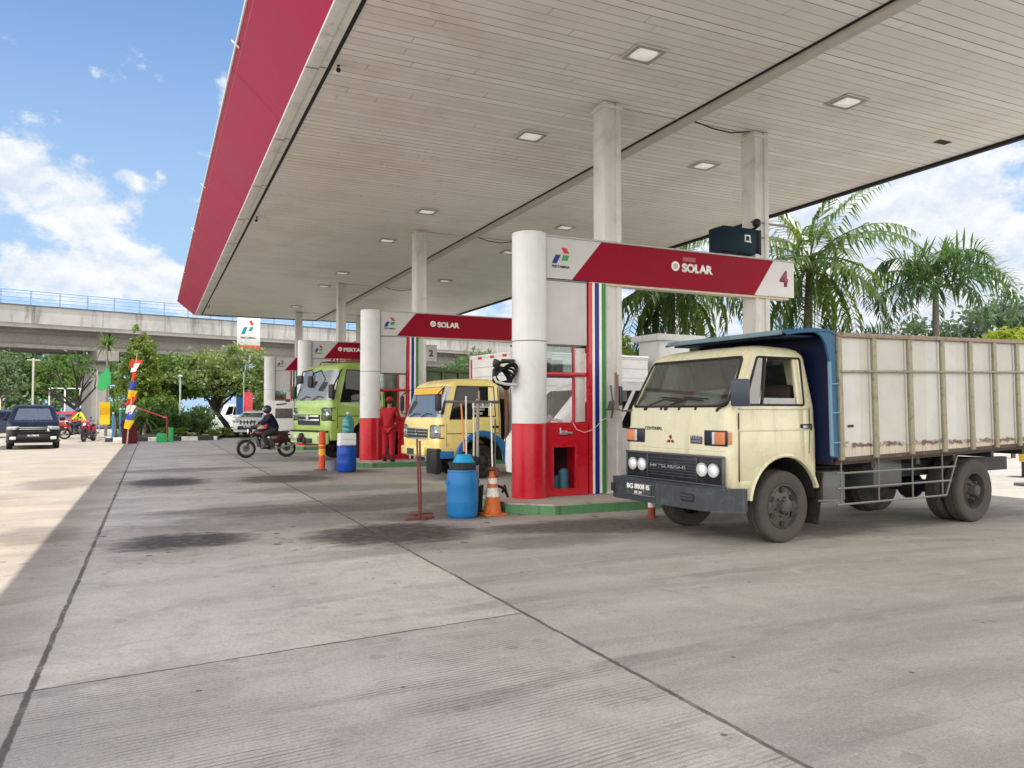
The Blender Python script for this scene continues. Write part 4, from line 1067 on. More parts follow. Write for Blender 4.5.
post(seen, Matrix.Translation((.71, 0, .96)) @ Matrix.Rotation(R(-1.3), 4, 'Y') @ Matrix.Translation((-.80, 0, -.96)))
# side guard of thin square tubes
gd = MB(); gcol = mat('guard_grey', (.16, .16, .155), .5, .3, dirt=.4, scale=6)
yy = -.98
for zz, xe in ((.78, 3.12), (.60, 3.02), (.41, 2.90)): gd.tube([(.72, yy, zz), (xe, yy, zz)], .014, 6)
gd.tube([(2.90, yy, .41), (3.16, yy, .92)], .014, 6)
for xx in (.80, 1.50, 2.18, 2.82): gd.tube([(xx, yy, .40), (xx, yy, .95)], .012, 6)
for xx in (.72, .80): gd.tube([(xx, yy, .46), (xx - .20, yy + .1, .46)], .014, 6)
gd.tube([(.62, yy + .1, .78), (.80, yy, .78)], .012, 6)
gd.build('side_guard', gcol, T)
# ================================================================== THE OTHER TRUCKS
chrome = mat('chrome', (.62, .62, .63), .15, 1.)
winglass = glass('vehicle_glass', (.03, .04, .06), .02, .45, .008)
clearglass = glass('clear_glass', (.45, .52, .54), .02, 1.5, .06)
def cabover(T, s, paint, trim, style):
    """modern tilt cab in front of the axle at x=0; s = (sx, sy, sz)"""
    seen = set(COL.objects)
    lv = [(.48, -1.07, .55, .93, .12), (.60, -1.12, .55, .955, .14), (.92, -1.14, .55, .97, .16), (1.20, -1.13, .55, .97, .17), (1.33, -1.10, .55, .965, .17), (1.38, -1.08, .55, .96, .17),
          (1.75, -.96, .52, .935, .15), (2.07, -.84, .50, .905, .14), (2.13, -.79, .49, .89, .15), (2.20, -.68, .47, .85, .2), (2.245, -.50, .42, .76, .22), (2.26, -.2, .3, .55, .22)]
    fc = [0, .13, .5, .87, 1]; scn = [0, .02, .08, .5, .82, .9, 1]
    def pick(i, sg, k):
        if sg == 'F' and 5 <= i <= 6: return 'windscreen'
        if i == 2 and ((sg == 'F' and k == 0) or (sg == 'A' and k >= 1)): return 'lamp_R'
        if i == 2 and ((sg == 'F' and k == 3) or (sg == 'C' and k <= 2)): return 'lamp_L'
        if sg in 'CA' and 5 <= i <= 6 and k in ((1, 2, 3) if sg == 'A' else (0, 1, 2)): return 'windscreen'
        if sg in 'LR' and 5 <= i <= 6 and k in (2, 3): return 'window_' + sg
        if sg in 'LR' and 4 <= i <= 4 and k == 2: return 'window_' + sg
        if sg in 'LR' and 1 <= i <= 7 and 1 <= k <= 4: return 'door_' + sg
        return 'cab'
    gr = shell(lv, fc, scn, [0, 1], pick, 4)
    cu = cutter([(0, .40, .56, -1.4, -.45), (0, .40, .56, .45, 1.4)], T)
    solid(gr['cab'].build('cab', paint, T), .03, .004, cu)
    for g in ('door_L', 'door_R'):
        d = solid(gr[g].build('door', paint, T), .03, .004, cu); sg = 1 if g[-1] == 'L' else -1
        MB().box((.33, sg * .972, 1.16), (.16, .03, .06), bev=.012).build('handle', blk, d)
        sm = MB().tube([(-.88, sg * .952, 1.38), (-.90, sg * .968, 1.2), (-.90, sg * .968, .75)], .006, 4).tube([(.42, sg * .905, 2.05), (.43, sg * .966, 1.2), (.43, sg * .962, .75)], .006, 4).box((-.24, sg * .966, 1.02), (1.3, .014, .02), bev=.004)
        sm.build('door_gap', seal, d)
    solid(gr['windscreen'].build('windscreen', glass('bright_windscreen', (.50, .58, .60), .03, 2.2, .12), T), .008); [solid(gr[g].build('window', winglass, T), .008) for g in ('window_L', 'window_R')]; drop(cu)  # windscreen paled with diffuse grey to paint in whitish reflections
    for g, sy_ in (('lamp_R', -1), ('lamp_L', 1)):
        hl = solid(gr[g].build('headlight', style['lamp'], T), .03, .004)
        MB().sphere((-1.10, sy_ * .84, 1.05), .075, (.5, 1, 1)).build('bulb', chrome, hl)
        MB().tube([(-1.145, sy_ * .68, .925), (-1.135, sy_ * .84, .925), (-1.05, sy_ * .955, .925), (-.96, sy_ * .972, .925)], .012, 6).build('headlight_rim', seal, T)
        fr2 = MB().tube([(-1.135, sy_ * .68, 1.20), (-1.125, sy_ * .84, 1.20), (-1.04, sy_ * .955, 1.20), (-.96, sy_ * .972, 1.20)], .012, 6)
        fr2.build('headlight_rim', seal, T)
    for sg in (-1, 1):
        sl = MB(); q = [(-.82, sg * .968, 1.34), (-.24, sg * .962, 1.39), (.33, sg * .958, 1.40), (.31, sg * .905, 2.07), (-.62, sg * .905, 2.07)]
        for a, b_ in zip(q, q[1:] + q[:1]): sl.tube([a, b_], .012, 6)
        sl.build('window_seal', seal, T)
        rows = [[(rr * math.cos(a), sg * yy, .40 + rr * math.sin(a)) for rr, yy in ((.55, .93), (.56, .975), (.66, .985), (.70, .96))] for a in np.linspace(R(-8), R(188), 24)]
        MB().grid(rows).build('wheel_arch', trim, T)
        rows = [[(.53 * math.cos(a), yy, .40 + .53 * math.sin(a)) for yy in (sg * .35, sg * .94)] for a in np.linspace(R(0), R(180), 14)]
        MB().grid(rows).build('arch_liner', dark, T)
        MB().box((-.90, sg * .955, .56), (.36, .05, .16), bev=.015).build('sill', trim, T)
        wheel(T, 0, sg * .80, .38, .2, sg)
    MB().box((-.92, 0, 1.36), (.25, 1.6, .16), bev=.04).box((.38, 0, 1.5), (.05, 1.6, 1.1)).build('dashboard', mat('dash_grey', (.07, .07, .075), .6), T)
    for yy in (-.5, .4): MB().box((.12, yy, 1.12), (.5, .5, .14), bev=.04).box((.32, yy, 1.5), (.13, .48, .62), (0, R(9), 0), .05).build('seat', mat('seat_dark', (.035, .022, .02), .6), T)
    wp = MB()
    for (y0, y1) in ((.55, .1), (-.05, -.55)): wp.tube([(-1.10, y0, 1.38), (-1.075, (y0 + y1) / 2, 1.47), (-1.08, y1, 1.45)], .01, 6)
    wp.build('wiper', blk, T)
    ch = MB()
    L = style['len']
    for sg in (-1, 1): ch.box((L / 2 - .5, sg * .38, .66), (L + .6, .08, .2))
    for xx in np.linspace(0, L - .6, 6): ch.box((xx, 0, .66), (.09, .7, .14))
    wb = style['wb']
    ch.cyl((0, -.7, .38), (0, .7, .38), .055).cyl((wb, -.7, .38), (wb, .7, .38), .08).sphere((wb, 0, .38), .17)
    ch.build('chassis', chs, T)
    for sg in (-1, 1):
        wheel(T, wb, sg * .86, .38, .2, sg, rim=deep, dish=.12, rr=.56, holes=0); wheel(T, wb, sg * .63, .38, .2, sg, rim=deep, dish=.12, rr=.56, holes=0)
    post(seen, Matrix.Diagonal((s[0], s[1], s[2], 1)))

# --- yellow box truck
yel = mat('cab_yellow', (.84, .69, .25), .24, dirt=.15, dcol=(.45, .34, .14), scale=1.5, coat=.5, spec=.5, streak=.15, scol=(.3, .22, .1))
blue_t = mat('trim_blue', (.025, .16, .42), .4, dirt=.2, dcol=(.1, .12, .15))
T2 = thing('box_truck', 'yellow cab truck with blue wheel arches and white ribbed box body', 'truck', (6.63, 16.9, 0), 6)
cabover(T2, (1, 1, 1), yel, blue_t, dict(len=5.6, wb=3.4, lamp=glass('lamp_cover', (.75, .78, .80), .03, 1.8, .25)))
MB().box((-1.15, .22, .62), (.10, 1.30, .20), bev=.03).build('bumper', yel, T2)
MB().box((-1.205, .30, .60), (.012, .36, .13)).build('number_plate', mat('plate_black', (.05, .052, .056), .5), T2)
MB().box((-1.09, -.72, .42), (.16, .52, .56), bev=.05).build('lower_bumper', blk, T2)
MB().box((-1.145, .05, 1.02), (.03, 1.10, .22), bev=.02).build('grille', mat('grille_dark', (.03, .03, .03), .4), T2)
gf = MB()
for zz in (.90, 1.11): gf.box((-1.155, .05, zz + .01), (.03, 1.14, .03), bev=.008)
for zz in (.97, 1.04): gf.box((-1.162, .05, zz + .02), (.012, 1.08, .014))
gf.build('grille_bar', chrome, T2)
eb = MB()
for a in (90, 210, 330):
    c, s_ = math.cos(R(a)), math.sin(R(a)); p = lambda u, v: (-1.172, .05 - (u * c - v * s_), 1.02 + u * s_ + v * c)
    eb.poly([p(.008, 0), p(.045, .026), p(.085, 0), p(.045, -.026)], (-.008, 0, 0))
eb.build('emblem', chrome, T2, smooth=False)
for sg in (-1, 1):
    mrr = MB().box((-1.12, sg * 1.0, 1.70), (.09, .17, .36), (0, 0, sg * R(-15)), .04, 3).build('mirror', blk, T2)
    MB().tube([(-1.0, sg * .93, 1.46), (-1.12, sg * 1.0, 1.46), (-1.12, sg * 1.0, 1.9), (-.95, sg * .90, 2.02)], .014, 6).build('mirror_arm', blk, mrr)
MB().poly([(-.868, -.74, 2.05), (-.868, .74, 2.05), (-.922, .75, 1.90), (-.922, -.75, 1.90)], (-.01, 0, 0)).build('sun_strip', mat('strip_orange', (.75, .42, .05), .5, dirt=.4, dcol=(.65, .25, .05), scale=3), T2)
# the writing on the door glass
pn = MB().box((.02, -.948, 1.655), (.56, .006, .115)).build('sticker', white_s, T2)
text('MOBIL BESAR', 'sticker_lettering', blk, T2, (-.235, -.953, 1.62), FRONT, width=.50, height=.07, bold=.02)
for zz, w_ in ((1.52, .30), (1.44, .24)): text('JASA ANGKUT' if zz > 1.5 else 'BARANG', 'sticker_lettering', white_s, T2, (-.25, -.968, zz), FRONT, width=w_, height=.055, bold=.02)
def box_mat(name, step, col, line):
    m = bpy.data.materials.new(name); m.use_nodes = True
    t = NT(m.node_tree); b = next(n for n in t.n if n.type == 'BSDF_PRINCIPLED')
    P = t.node('ShaderNodeTexCoord').outputs['Object']; x, y, z = t.sep(P)[:3]
    fr = t.math('FRACT', t.math('DIVIDE', z, step)); ln = t.smooth(t.math('ABSOLUTE', t.math('SUBTRACT', fr, .5)), .44, .49)
    n = t.noise(P, 2.5, 6, .62); c = t.mix(t.smooth(n, .35, .7), col, tuple(k * .86 for k in col))
    t.put(b.inputs['Base Color'], t.mix(t.math('MULTIPLY', ln, .6), c, line)); b.inputs['Roughness'].default_value = .4
    t.put(b.inputs['Normal'], t.bump(t.math('MULTIPLY', ln, -1.), .5, .02)); return m
bwht = box_mat('box_white', .235, (.70, .71, .73), (.30, .31, .33))
MB().box((2.78, 0, 1.92), (4.1, 2.0, 1.96), bev=.02).build('box_body', bwht, T2, smooth=False)
MB().box((2.78, 0, .92), (4.1, 2.02, .09)).build('box_sill', yel, T2)
tr_ = MB()
for yy in (-1.0, 1.0): tr_.box((.735, yy, 1.92), (.05, .05, 1.96), bev=.01).box((2.78, yy * 1.005, 2.895), (4.1, .05, .05), bev=.01)
tr_.build('box_trim', alu, T2)
for yy in (-.70, -.1, .5): MB().box((.722, yy, 2.82), (.02, .16, .06)).build('reflector', logo_r, T2)
MB().box((.722, .93, 2.5), (.02, .05, .60)).build('red_marker', logo_r, T2)
MB().box((1.30, -.92, .60), (.42, .10, .30), bev=.02).build('side_panel', mat('panel_pale', (.55, .58, .58), .5, dirt=.4, scale=5), T2)
MB().tube([(.64, -.93, .75), (.645, -.95, 1.4), (.62, -.90, 2.16)], .04, 8).build('snorkel', mat('snorkel_brown', (.22, .10, .06), .6), T2)
MB().box((.66, 0, 1.3), (.05, 1.5, 1.0)).build('shadow_board', blk, T2)  # black board added to paint the shade between cab and box

# --- green dump truck
grn = mat('cab_green', (.31, .46, .10), .22, dirt=.15, dcol=(.2, .24, .1), scale=1.5, coat=.5, spec=.5, streak=.15, scol=(.12, .16, .06))
grd = mat('bed_green', (.085, .13, .055), .5, dirt=.4, dcol=(.06, .06, .04), scale=2)
T3 = thing('dump_truck', 'bright green dump truck with silver grille turning out past a blue drum', 'truck', (5.72, 24.5, 0), 19)
cabover(T3, (1.25, 1.17, 1.34), grn, grn, dict(len=6.6, wb=3.6, lamp=mat('lamp_dark_green', (.03, .06, .015), .12, coat=1.)))
MB().box((-1.42, 0, .70), (.14, 2.14, .36), bev=.05).build('bumper', mat('bumper_pale_green', (.42, .55, .22), .4, dirt=.3, scale=2), T3)
MB().box((-1.44, 0, .91), (.06, 2.18, .05), bev=.01).build('bumper_gap', blk, T3)
MB().box((-1.50, .15, .62), (.03, .9, .14), bev=.02).build('bumper_grille', blk, T3)
for sg in (-1, 1): MB().box((-1.485, sg * .80, .70), (.05, .36, .18), bev=.03).build('fog_lamp', mat('lamp_clear', (.42, .44, .46), .12, .3, coat=1.), T3)
MB().sphere((-1.53, .30, .72), .13, (.6, 1, 1)).box((-1.50, .15, .62), (.1, .16, .2), bev=.04).build('horn', blk, T3)
for k, (zz, w_) in enumerate(((1.36, 1.24), (1.24, 1.26), (1.13, 1.18))): MB().box((-1.44 + .012 * k, .02, zz), (.05, w_, .055), bev=.015).build('grille_bar', chrome, T3)
MB().box((-1.43, .02, 1.25), (.03, 1.3, .32)).build('grille', blk, T3)
MB().lathe([(.05, 0), (.075, 0), (.075, .02), (.05, .02)], (-1.49, .02, 1.33), 'X', 24, ).build('emblem', chrome, T3)
for (x_, y_, z_, a, b_) in ((-1.40, .62, 2.50, .30, .26), (-1.42, -.05, 2.42, .26, .34), (-1.40, -1.24, 2.10, .24, .42), (-1.3, 1.2, 2.1, .2, .4)):
    mrr = MB().box((x_, y_, z_), (.10, a, b_), (0, 0, 0), .05, 3).build('mirror', blk, T3)
    MB().tube([(x_ + .02, y_, z_), (x_ + .10, y_ * 1.02, z_ + .25), (-.85, y_ * .8, 2.86)], .02, 6).build('mirror_arm', blk, mrr)
rk = MB()
for yy in (-.9, .9): rk.tube([(-.55, yy, 3.0), (-.5, yy, 3.1), (.5, yy, 3.12)], .025)
for xx in (-.5, 0, .5): rk.tube([(xx, -.9, 3.1), (xx, .9, 3.1)], .02)
rk.build('roof_rack', mat('rack_brown', (.14, .08, .05), .6), T3)
bd = MB()
bd.box((3.5, -1.16, 2.0), (4.6, .08, 1.7), bev=.02).box((3.5, 1.16, 2.0), (4.6, .08, 1.7), bev=.02).box((1.22, 0, 2.2), (.08, 2.3, 2.1), bev=.02).box((5.78, 0, 2.0), (.08, 2.3, 1.7), bev=.02).box((3.5, 0, 1.2), (4.6, 2.3, .1))
bd.build('dump_bed', grd, T3)
for xx in np.linspace(1.4, 5.7, 7): MB().box((xx, -1.22, 2.0), (.12, .08, 1.68), bev=.02).build('bed_rib', grd, T3)
MB().box((3.5, -1.215, 2.87), (4.7, .10, .10), bev=.02).build('bed_rail', grd, T3)
tp = MB(); rows = [[(x_, y_, 3.02 + .14 * math.cos(y_ * 1.3) + .05 * math.sin(3 * x_)) for y_ in np.linspace(-1.1, 1.1, 9)] for x_ in np.linspace(.9, 2.3, 8)]
tp.grid(rows); solid(tp.build('tarpaulin', mat('tarp_teal', (.04, .28, .20), .6), T3), .03)

# ================================================================== CARS
def car(T, L, hw, H, paint, kind_='mpv', wheel_r=.32, hoodz=1.0, plate='BG 1520 ZX'):
    s = H / 1.78; h = hoodz
    hl = -L / 2
    if kind_ == 'van':
        lv = [(.28, hl, L / 2, hw * .95, .18), (.50, hl - .02, L / 2, hw, .2), (.95, hl, L / 2, hw, .2), (1.12, hl + .12, L / 2, hw * .99, .2), (1.18, hl + .2, L / 2 - .02, hw * .985, .2), (1.85 * s, hl + .95, L / 2 - .08, hw * .90, .2),
              (1.95 * s, hl + 1.1, L / 2 - .12, hw * .86, .22), (2.02 * s, hl + 1.4, L / 2 - .25, hw * .74, .22), (2.04 * s, hl + 1.8, L / 2 - .5, hw * .5, .2)]
        gw = (4, 4)
    else:
        lv = [(.26, hl + .10, L / 2 - .05, hw * .92, .25), (.42, hl, L / 2, hw * .98, .42), (.70, hl - .03, L / 2, hw, .48), (.86, hl + .08, L / 2 - .02, hw * .995, .48), (h - .02, hl + .30, L / 2 - .05, hw * .97, .42), (h + .06, hl + .55, L / 2 - .06, hw * .97, .24),
              (h + .12, hl + 1.12, L / 2 - .08, hw * .95, .16), (1.60 * s, hl + 1.95, L / 2 - .32, hw * .80, .16), (1.68 * s, hl + 2.12, L / 2 - .40, hw * .76, .18), (1.75 * s, hl + 2.5, L / 2 - .6, hw * .62, .18), (1.77 * s, hl + 2.8, L / 2 - .9, hw * .4, .18)]
        gw = (6, 6)
    def pick(i, sg, k):
        if gw[0] <= i <= gw[1]:
            if sg == 'F' and k == 1: return 'windscreen'
            if sg in 'LR' and k in (1, 3, 5): return 'window_%s%d' % (sg, k)
            if sg == 'B' and k == 1: return 'rear_window'
        return 'body'
    gr = shell(lv, [0, .03, .97, 1], [0, .03, .34, .37, .66, .69, .96, 1], [0, .06, .94, 1], pick, 4)
    xw = L * .30
    cu = cutter([(x_, wheel_r, wheel_r + .06, -2, -.45 * hw) for x_ in (-xw, xw)] + [(x_, wheel_r, wheel_r + .06, .45 * hw, 2) for x_ in (-xw, xw)], T)
    solid(gr['body'].build('body', paint, T), .03, 0, cu); drop(cu)
    solid(gr['windscreen'].build('windscreen', glass('bright_windscreen', (.50, .58, .60), .03, 2.2, .12), T), .006)
    for g in gr:
        if 'window' in g: solid(gr[g].build('rear_window' if g[0] == 'r' else 'window', winglass, T), .006)
    MB().box((.2, 0, .45), (L * .8, hw * 1.5, .3)).box((-.2, -.38, .95), (.4, .45, .7), bev=.08).box((-.2, .38, .95), (.4, .45, .7), bev=.08).build('interior', mat('interior_dark', (.03, .03, .03), .7), T)
    for sg in (-1, 1):
        for x_ in (-xw, xw): wheel(T, x_, sg * (hw - .11), wheel_r, .2, sg, rim=mat('alloy', (.30, .30, .31), .35, .6), lugs=5, holes=10)
        MB().box((hl + 1.25, sg * (hw + .09), h + .16), (.10, .20, .14), bev=.04, seg=3).build('mirror', paint, T)
    return hl
def car_face(T, hl, hw, dark_=True, plate='BG 1520 ZX', grz=.78):
    for sg in (-1, 1):
        MB().box((hl + .17, sg * hw * .74, grz + .07), (.26, hw * .40, .13), (0, R(-8), -sg * R(32)), .04, 3).build('headlight', mat('lamp_clear', (.42, .44, .46), .12, .3, coat=1.), T)
        MB().box((hl + .02, sg * hw * .74, .45), (.10, .22, .12), (0, 0, -sg * R(14)), .03).build('fog_lamp', mat('lamp_white_dull', (.6, .6, .6), .3), T)
    MB().box((hl + .035, 0, grz + .03), (.08, hw * 1.0, .09), bev=.02).build('grille', blk, T)
    gb_ = MB()
    for zz in (grz + .085, grz + .02): gb_.box((hl + .0, 0, zz), (.05, hw * 1.06, .022), bev=.008)
    gb_.build('grille_bar', chrome, T)
    MB().box((hl - .02, 0, .50), (.10, hw * 1.2, .20), bev=.04).build('air_intake', blk, T)
    pl = MB().box((hl - .075, 0, .545), (.012, .44, .13)).build('number_plate', mat('plate_black', (.05, .052, .056), .5), T)
    text(plate, 'plate_lettering', white_s, T, (hl - .083, .19, .52), LEFTF, width=.38, height=.06, bold=.03)
black_car = mat('car_black', (.008, .008, .010), .3, coat=.1, spec=.2, var=.02)
C1 = thing('parked_car', 'black people carrier with chrome grille bars driving in on the sunlit concrete', 'car', (-4.50, 37.9, 0), 96.5)
hl = car(C1, 4.65, .92, 1.80, black_car, hoodz=1.04, wheel_r=.34)
car_face(C1, hl, .92, plate='BG 1788 YB')
red_car = mat('car_red', (.50, .02, .02), .2, coat=.6)
C2 = thing('parked_car', 'red hatchback partly hidden behind the black people carrier', 'car', (-5.15, 57, 0), 82)
hl = car(C2, 3.9, .84, 1.50, red_car, hoodz=.92); car_face(C2, hl, .84)
C3 = thing('parked_car', 'dark blue car at the left edge behind the black people carrier', 'car', (-8.4, 52, 0), 60)
hl = car(C3, 4.3, .88, 1.60, mat('car_navy', (.02, .03, .06), .2, coat=.6), hoodz=.95); car_face(C3, hl, .88)
C4 = thing('parked_car', 'grey saloon parked behind the kerb under the trees', 'car', (1.25, 53.5, .05), 10)
hl = car(C4, 4.3, .86, 1.45, mat('car_grey', (.22, .28, .31), .2, coat=.6), hoodz=.90); car_face(C4, hl, .86)
C5 = thing('parked_car', 'white off-road car with slotted grille behind the motorcyclist', 'car', (5.35, 46.6, .1), 74)
wcar = mat('car_white', (.72, .73, .74), .25, coat=.5)
hl = car(C5, 4.2, .84, 1.45, wcar, hoodz=.94, wheel_r=.34); car_face(C5, hl, .86, grz=.80)
gs = MB()
for k in range(5): gs.box((hl - .03, -.36 + .18 * k, .80), (.06, .06, .24), bev=.01)
gs.build('grille_slot', blk, C5)
C6 = thing('parked_van', 'white minibus standing under the frangipani trees', 'van', (4.9, 61.5, .05), 60)
car(C6, 4.2, .85, 1.75, wcar, 'van')
C7 = thing('parked_van', 'white van half hidden behind the nearest dispenser', 'van', (8.75, 13.75, 0), 2)
car(C7, 4.3, .84, 1.86, wcar, 'van')

# rounded tank trailer at the far left
o = thing('tank_trailer', 'cream rounded tank trailer at the far left behind the cars', 'tanker', (-12.2, 60, 0), 18)
MB().lathe([(0, -3.2), (.7, -3.1), (1.0, -2.8), (1.05, -2.4), (1.05, 2.4), (1.0, 2.8), (.7, 3.1), (0, 3.2)], (0, 0, 1.75), 'X', 32).build('tank', mat('tank_cream', (.62, .52, .42), .4, dirt=.2), o)
MB().box((0, -.4, .75), (6, .12, .2)).box((0, .4, .75), (6, .12, .2)).build('frame', chs, o)
for x_ in (1.3, 2.3):
    for sg in (-1, 1): wheel(o, x_, sg * .85, .45, .25, sg)

# ================================================================== PEOPLE (one skinned surface each) AND MOTORBIKES
def skin_mesh(name, V, E, rad, m, parent, sub=2):
    me = bpy.data.meshes.new(name); me.from_pydata([tuple(v) for v in V], E, []); o = bpy.data.objects.new(name, me); COL.objects.link(o)
    me.materials.append(m)
    md = o.modifiers.new('skin', 'SKIN'); md.use_smooth_shade = True
    for i, r_ in enumerate(rad):
        rr = r_ if hasattr(r_, '__len__') else (r_, r_); me.skin_vertices[0].data[i].radius = rr; me.skin_vertices[0].data[i].use_root = (i == 0)
    sb = o.modifiers.new('sub', 'SUBSURF'); sb.levels = sub; sb.render_levels = sub
    bake(o); o.parent = parent
    for p in o.data.polygons: p.use_smooth = True
    if not o.data.materials: o.data.materials.append(m)
    return o
class Skel:
    def __init__(s): s.V = []; s.E = []; s.r = []
    def add(s, p, r, to=None):
        s.V.append(Vector(p)); s.r.append(r)
        if to is not None: s.E.append((to, len(s.V) - 1))
        return len(s.V) - 1
    def chain(s, pts, to):
        for p, r in pts: to = s.add(p, r, to)
        return to
    def hand(s, w, d, side):
        """palm and five curled fingers; d: direction of the forearm, side: towards the thumb"""
        d = Vector(d).normalized(); sd_ = Vector(side).normalized(); n = d.cross(sd_)
        W_ = s.V[w]; pm = s.add(W_ + d * .05, (.036, .018), w)
        for k, (off, ln) in enumerate(((-.030, .055), (-.010, .07), (.010, .075), (.030, .068))):
            b = W_ + d * .085 + sd_ * off
            s.chain([(b, .0095), (b + d * ln * .5 - n * .012, .009), (b + d * ln * .75 - n * .035, .0075)], pm)
        b = W_ + d * .035 + sd_ * .045
        s.chain([(b, .011), (b + d * .03 + sd_ * .015 - n * .01, .0095), (b + d * .05 + sd_ * .012 - n * .025, .008)], pm)
skin_c = mat('skin_brown', (.24, .125, .075), .55)
def person(name, label, loc, rz, J, top, trousers, shoe, head_gear=None, cat='person', group=None):
    """J: joint dictionary (metres, local). Body is one mesh; clothes are its children"""
    root = thing(name, label, cat, loc, rz, group)
    S = Skel()
    pel = S.add(J['pelvis'], (.12, .085)); ch = S.chain([(J['waist'], (.105, .08)), (J['chest'], (.12, .085))], pel)
    nb = S.chain([(J['neck'], .055), (J['head0'], .062), (J['head'], (.078, .092)), (J['crown'], .055)], ch)
    for s_ in ('l', 'r'):
        sh = S.chain([(J['sh_' + s_], .048), (J['el_' + s_], .037), (J['wr_' + s_], .027)], ch)
        d = J['wr_' + s_] - J['el_' + s_]; S.hand(sh, d, J.get('thumb_' + s_, Vector((0, 0, 1))))
        S.chain([(J['hip_' + s_], .07), (J['kn_' + s_], .05), (J['an_' + s_], .038), (J['toe_' + s_], .032)], pel)
    body = skin_mesh('body', S.V, S.E, S.r, skin_c, root)
    # shirt
    S = Skel(); pel = S.add(J['pelvis'] - Vector((0, 0, .05)), (.20, .16)); ch = S.chain([(J['pelvis'] + Vector((0, 0, .04)), (.19, .15)), (J['waist'], (.19, .15)), (J['chest'], (.215, .165)), (J['chest'] * .4 + J['neck'] * .6, (.15, .12))], pel)
    for s_ in ('l', 'r'):
        e = J['el_' + s_] + (J['wr_' + s_] - J['el_' + s_]) * J.get('sleeve', .85)
        S.chain([(J['sh_' + s_], .095), (J['el_' + s_], .068), (e, .056)], ch - 1)
    skin_mesh('shirt', S.V, S.E, S.r, top, root)
    S = Skel(); pel = S.add(J['pelvis'] + Vector((0, 0, .02)), (.185, .14))
    for s_ in ('l', 'r'):
        S.chain([(J['hip_' + s_], .125), (J['kn_' + s_], .092), (J['an_' + s_] + (J['kn_' + s_] - J['an_' + s_]) * .1, .07)], pel)
    skin_mesh('trousers', S.V, S.E, S.r, trousers, root)
    for s_ in ('l', 'r'):
        d = (J['toe_' + s_] - J['an_' + s_]); dd = Vector((d.x, d.y, 0)).normalized(); c = J['an_' + s_] + dd * .06
        MB().sphere((c.x, c.y, J['toe_' + s_].z + .012), .05, (2.5, .95, .85), 16, Matrix.Rotation(math.atan2(dd.y, dd.x), 4, 'Z')).cyl(J['an_' + s_] - Vector((0, 0, .05)), J['an_' + s_] + Vector((0, 0, .05)), .05, .048).build('shoe', shoe, root)
    return root, body
def JV(**k): return {a: Vector(b) if hasattr(b, '__len__') else b for a, b in k.items()}
# attendant: back to the camera, facing the yellow cab (+x +y side), arms forward
red_u = mat('uniform_red', (.35, .010, .02), .75, var=.15, scale=7, bump=.2, bscale=12)
stand = JV(pelvis=(0, 0, .95), waist=(.01, 0, 1.10), chest=(.02, 0, 1.32), neck=(.03, 0, 1.47), head0=(.045, 0, 1.55), head=(.06, 0, 1.63), crown=(.05, 0, 1.70),
           sh_l=(.02, .19, 1.40), el_l=(.10, .25, 1.15), wr_l=(.33, .17, 1.12), sh_r=(.02, -.19, 1.40), el_r=(.06, -.27, 1.14), wr_r=(.30, -.20, 1.16),
           hip_l=(0, .09, .88), kn_l=(.04, .11, .49), an_l=(-.02, .12, .09), toe_l=(.14, .14, .03), hip_r=(0, -.09, .88), kn_r=(.0, -.10, .49), an_r=(-.06, -.11, .09), toe_r=(.10, -.13, .03))
p_, body = person('person', 'pump attendant in red uniform and red cap standing beside the yellow truck', (5.83, 20.35, .15), 50, stand, red_u, red_u, blk)
MB().sphere((.055, 0, 1.69), .105, (1.08, .92, .70), 20).cyl((.05, 0, 1.66), (.05, 0, 1.69), .108, seg=20).box((.17, 0, 1.665), (.12, .15, .012), (0, R(10), 0), .005).build('cap', red_u, p_)
MB().sphere((.045, 0, 1.625), .088, (1, .9, .9), 16).build('hair', mat('hair_black', (.012, .01, .01), .6), p_)

